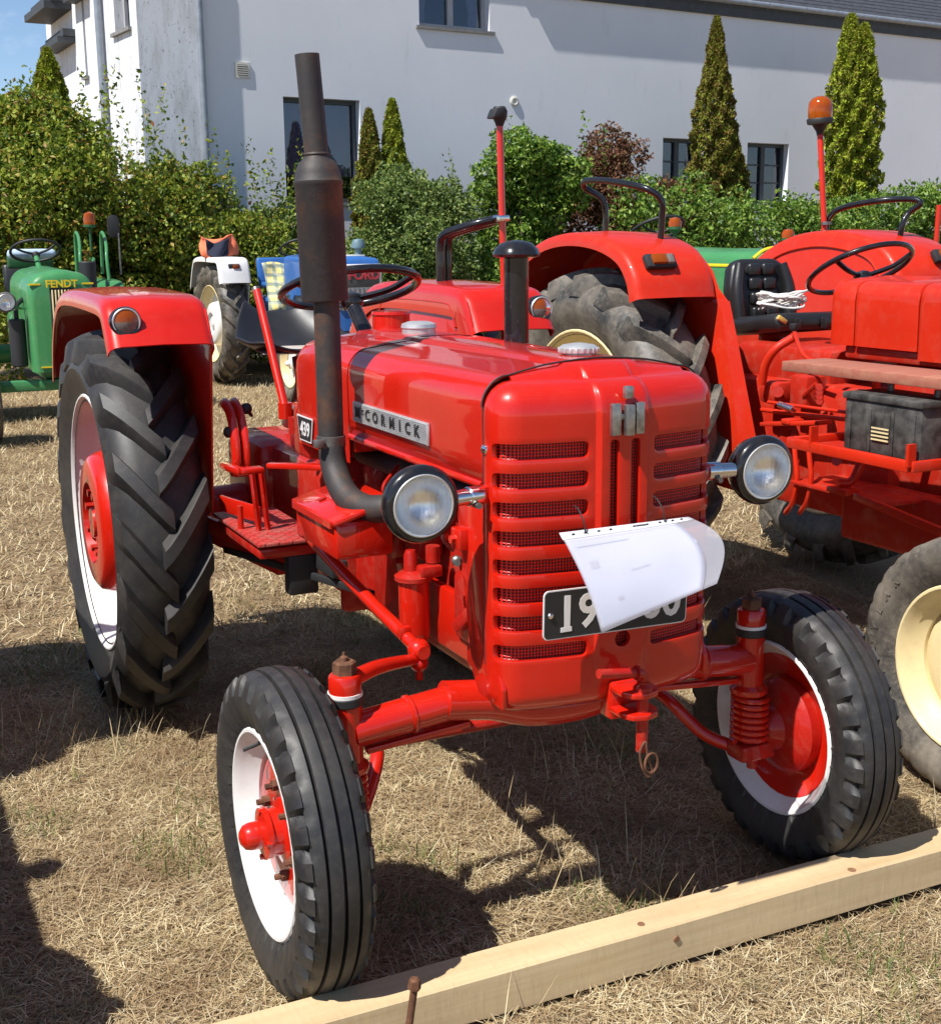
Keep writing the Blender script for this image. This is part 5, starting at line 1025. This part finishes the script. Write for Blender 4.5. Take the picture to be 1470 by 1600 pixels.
def blobs(c, rx, ry, zt, k, seed, zb=.15):
    r = np.random.default_rng(seed); out = []
    for i in range(k):
        a = r.uniform(0, 2*PI); q = r.uniform(0, 1)**.5; h = r.uniform(0, 1); shr = math.sqrt(max(.05, 1-h**2.2))
        out.append((c[0]+rx*q*shr*.80*math.cos(a), c[1]+ry*q*shr*.80*math.sin(a), zb+(zt-zb)*(.12+.76*h), rx*r.uniform(.24, .42)*(1-.3*h)))
    return out
def blob_points(bl, n, seed, flat=.9):
    r = np.random.default_rng(seed); B = np.array(bl); pr = B[:, 3]**2; idx = r.choice(len(B), n, p=pr/pr.sum()); d = r.normal(size=(n, 3)); d /= np.linalg.norm(d, axis=1)[:, None]
    rad = B[idx, 3]*(r.uniform(.35, 1, n)**.35)*(1+.16*np.sin(d[:, 0]*7+idx)+.16*np.sin(d[:, 2]*8+idx*2)); P = B[idx, :3]+d*rad[:, None]*np.array([1, 1, flat]); ok = P[:, 2] > .03; return P[ok], d[ok]
def shrub(name, label, px, depth, hw_px, top_py, n, mat, L_, W_, seed, k=26, whips=0, group=None, ry=1.):
    p = at_d(px, 420, depth); zt = at_d(px, top_py, depth).z; rx = hw_px*depth/FPX; base_ = V(p.x, p.y, 0); T = thing(name, label, 'shrub', base_, 0, group)
    bl = blobs((0, 0), rx, rx*ry, zt, k, seed); P, N = blob_points(bl, n, seed+1); r = np.random.default_rng(seed+2)
    if whips:
        for i in range(whips):
            a = r.uniform(-1, 1)*rx*.95; y0 = r.uniform(-.5, .5)*rx*.5; z0 = zt*r.uniform(.55, .85); ln = r.uniform(.35, .95); m = int(ln*46); t = np.linspace(0, 1, m)
            Q = np.stack([a+t*r.uniform(-.15, .15), y0+0*t, z0+t*ln], 1)+r.normal(size=(m, 3))*.035; P = np.concatenate([P, Q]); N = np.concatenate([N, np.tile([0, 0, .3], (m, 1))])
    o = link('foliage', leaf_mesh(name, P, N, L_, W_, mat), T); o['kind'] = 'stuff'
    for i in range(7):
        a = 2*PI*i/7; b = bl[i % len(bl)]; MB().tube([(.12*math.cos(a), .12*math.sin(a), -.03), (b[0]*.4, b[1]*.4, b[2]*.45), (b[0], b[1], b[2])], lambda t: .026-.018*t, 6, 4).obj('stem', BARK, T)
    return T
shrub('shrub', 'tall loose maple shrub with reddish leaf tips behind the green tractor', 70, 15.4, 250, 140, 88000, LEAF_MAPLE, .072, .042, 21, 64, 60)
shrub('shrub', 'broad maple shrub in front of the stained house corner', 290, 16.2, 190, 250, 60000, LEAF_MAPLE, .068, .040, 31, 46, 36)
shrub('shrub', 'low dark shrub under the large blinded window', 440, 17.0, 130, 296, 26000, LEAF_PRIVET, .06, .032, 41, 20, 12)
shrub('shrub', 'light green privet shrub in front of the two small conifers', 640, 16.6, 160, 252, 56000, LEAF_PRIVET, .055, .03, 51, 42, 8)
shrub('shrub', 'dense round-headed green shrub behind the red mirror pole', 830, 17.2, 142, 198, 52000, LEAF_IVY, .075, .038, 61, 44, 6)
shrub('shrub', 'withered brown shrub behind the green hedge', 966, 18.2, 150, 188, 40000, LEAF_BROWN, .06, .035, 71, 40, 0)
def hedge():
    a = at_d(1000, 420, 17.2); b = at_d(1510, 420, 21.0); a = V(a.x, a.y, 0); b = V(b.x, b.y, 0); T = thing('hedge', 'long clipped green hedge along the house front', 'hedge', a); d = b-a; r = np.random.default_rng(5)
    bl = []
    for i in range(190):
        t = r.uniform(0, 1); p = d*t; px_ = 1000+510*t; zt = 2.32+.12*math.sin(t*9)+.18*(t < .12)
        bl.append((p.x+r.uniform(-.3, .3), p.y+r.uniform(-.3, .3), r.uniform(.25, zt-.30), r.uniform(.26, .40)))
    P, N = blob_points(bl, 62000, 6); P[:, 2] = np.minimum(P[:, 2], 2.45+r.uniform(-.08, .06, len(P)))
    o = link('foliage', leaf_mesh('hedge', P, N, .08, .042, LEAF_IVY), T); o['kind'] = 'stuff'
    for i in range(16): p = d*((i+.5)/16); MB().tube([(p.x, p.y, -.03), (p.x+.05, p.y, .8), (p.x-.04, p.y, 1.7)], .02, 6, 3).obj('stem', BARK, T)
hedge()
def conifer(label, px, depth, hw_px, top_py, n, mat, seed, tips=((0, 1.),), pw=.8, pk=2.1):
    p = at_d(px, 420, depth); zt = at_d(px, top_py, depth).z; rx = hw_px*depth/FPX; T = thing('conifer', label, 'conifer', (p.x, p.y, 0)); r = np.random.default_rng(seed); PP = []; NN = []
    for x0, hf in tips:
        m = int(n/len(tips)); t = r.uniform(0, 1, m)**1.0; a = r.uniform(0, 2*PI, m); H = zt*hf; rad = rx*(1 if len(tips) == 1 else .70)*np.minimum(1, (1-t)**pw*pk)*(.88+.20*np.sin(a*4+t*23)+.16*np.sin(a*7-t*61)+.10*np.sin(a*3+t*97))*r.uniform(.55, 1, m)**.3+.02
        PP.append(np.stack([x0*rx+rad*np.cos(a), rad*np.sin(a), .1+t*(H-.1)], 1)); NN.append(np.stack([np.cos(a)*.5, np.sin(a)*.5, np.full(m, 2.2)], 1))
    P = np.concatenate(PP); N = np.concatenate(NN)*1.6
    o = link('foliage', leaf_mesh('conifer', P, N, .085, .036, mat), T); o['kind'] = 'stuff'
    MB().cyl((0, 0, -.03), (0, 0, zt*.8), .06, .02, 10).obj('trunk', BARK, T)
conifer('slim browned conifer against the white wall left of the small window', 1116, 20.8, 48, 40, 60000, THUJAB, 81, ((-.18, 1.), (.45, .70)))
conifer('tall green double-tipped conifer behind the amber beacon', 1318, 22.2, 44, 36, 64000, THUJA, 82, ((-.2, 1.), (.40, .975)), .62, 2.1)
conifer('small browned conifer nearer the big window', 582, 18.0, 27, 176, 16000, THUJAB, 83); conifer('small browned conifer beside its twin, further from the big window', 618, 18.2, 28, 161, 16000, THUJA, 84)
conifer('bright green conifer rising behind the tall maple shrub', 98, 16.9, 50, 86, 40000, THUJA, 85, ((0, 1.),))

# ------------------------------------------------------------------ dry grass
def blades(name, label, n, xr, yr, ln, wd, mat, up, dens=None, seed=1, seg=2):
    r = np.random.default_rng(seed); X = r.uniform(*xr, n); Y = r.uniform(*yr, n)
    if dens is not None: k = dens(X, Y, r); X, Y = X[k], Y[k]
    n = len(X); ok = ~((Y > -.350) & (Y < -.225) & (X > -.97)); X, Y = X[ok], Y[ok]; n = len(X)
    Z = .012*np.sin(1.7*X+.6*Y)*np.sin(1.3*Y-.4*X)-.014; a = r.uniform(0, 2*PI, n); e = np.clip(r.normal(up[0], up[1], n), .02, 1.45); l = r.uniform(ln[0], ln[1], n); w_ = r.uniform(wd[0], wd[1], n)
    d = np.stack([np.cos(a)*np.cos(e), np.sin(a)*np.cos(e), np.sin(e)], 1); s = np.stack([-np.sin(a), np.cos(a), np.zeros(n)], 1); b = np.stack([X, Y, Z+r.uniform(0, .018, n)], 1)
    mid = b+d*(l*.55)[:, None]; bend = r.uniform(.0, .35, n); tip = mid+(d*(l*.45)[:, None])*1+np.stack([np.cos(a)*l*bend*.4, np.sin(a)*l*bend*.4, -l*bend*.4], 1); tip[:, 2] = np.maximum(tip[:, 2], b[:, 2]+.001)
    hwv = s*(w_*.5)[:, None]; v = np.stack([b-hwv, b+hwv, mid+hwv*.8, mid-hwv*.8, tip], 1).reshape(-1, 3); k = np.arange(n)*5
    f = np.concatenate([np.stack([k, k+1, k+2], 1), np.stack([k, k+2, k+3], 1), np.stack([k+3, k+2, k+4], 1)], 0)
    o = link(name, tri_mesh(name, v, f, mat)); tag(o, label, 'grass', kind='stuff'); return o
inview = lambda X, Y, r: (np.abs((X-CAM.x)*_R.x+(Y-CAM.y)*_R.y) < (((X-CAM.x)*math.sin(YAW)+(Y-CAM.y)*math.cos(YAW))*.50+.5))
blades('dry_grass', 'matted dry straw-coloured grass around the front wheels', 470000, (-2.2, 2.6), (-1.6, 2.6), (.014, .056), (.0010, .0027), STRAW, (.17, .22), inview, 1)
blades('loose_straw', 'long pale straws lying loose on the cropped meadow', 5000, (-2.2, 2.6), (-1.6, 3.5), (.08, .20), (.0014, .003), STRAW, (.06, .07), inview, 8)
blades('dry_grass', 'dry straw-coloured grass under and behind the tractors', 200000, (-3.5, 7.), (2.4, 12.5), (.035, .10), (.003, .007), STRAW, (.35, .3), inview, 2)
clump = lambda X, Y, r: inview(X, Y, r) & ((np.sin(X*3.1+1.3)*np.sin(Y*2.7+.4)+.5*np.sin(X*7.7+Y*5.1)) > .35)
blades('grass_stalks', 'tall dry upright stalks scattered over the meadow', 11000, (-2.2, 2.8), (-1.5, 3.5), (.07, .19), (.0014, .003), STRAW, (1.05, .3), clump, 3)
blades('green_tufts', 'sparse fresh green grass tufts in the dry meadow', 60000, (-2.2, 2.8), (-1.5, 3.5), (.025, .075), (.0016, .0036), FRESH, (.8, .35), lambda X, Y, r: inview(X, Y, r) & ((np.sin(X*4.3+2)*np.sin(Y*3.9+1.1)+.6*np.sin(X*9.3-Y*6.1)+.4*np.sin(X*17+Y*13)) > .85), 4)
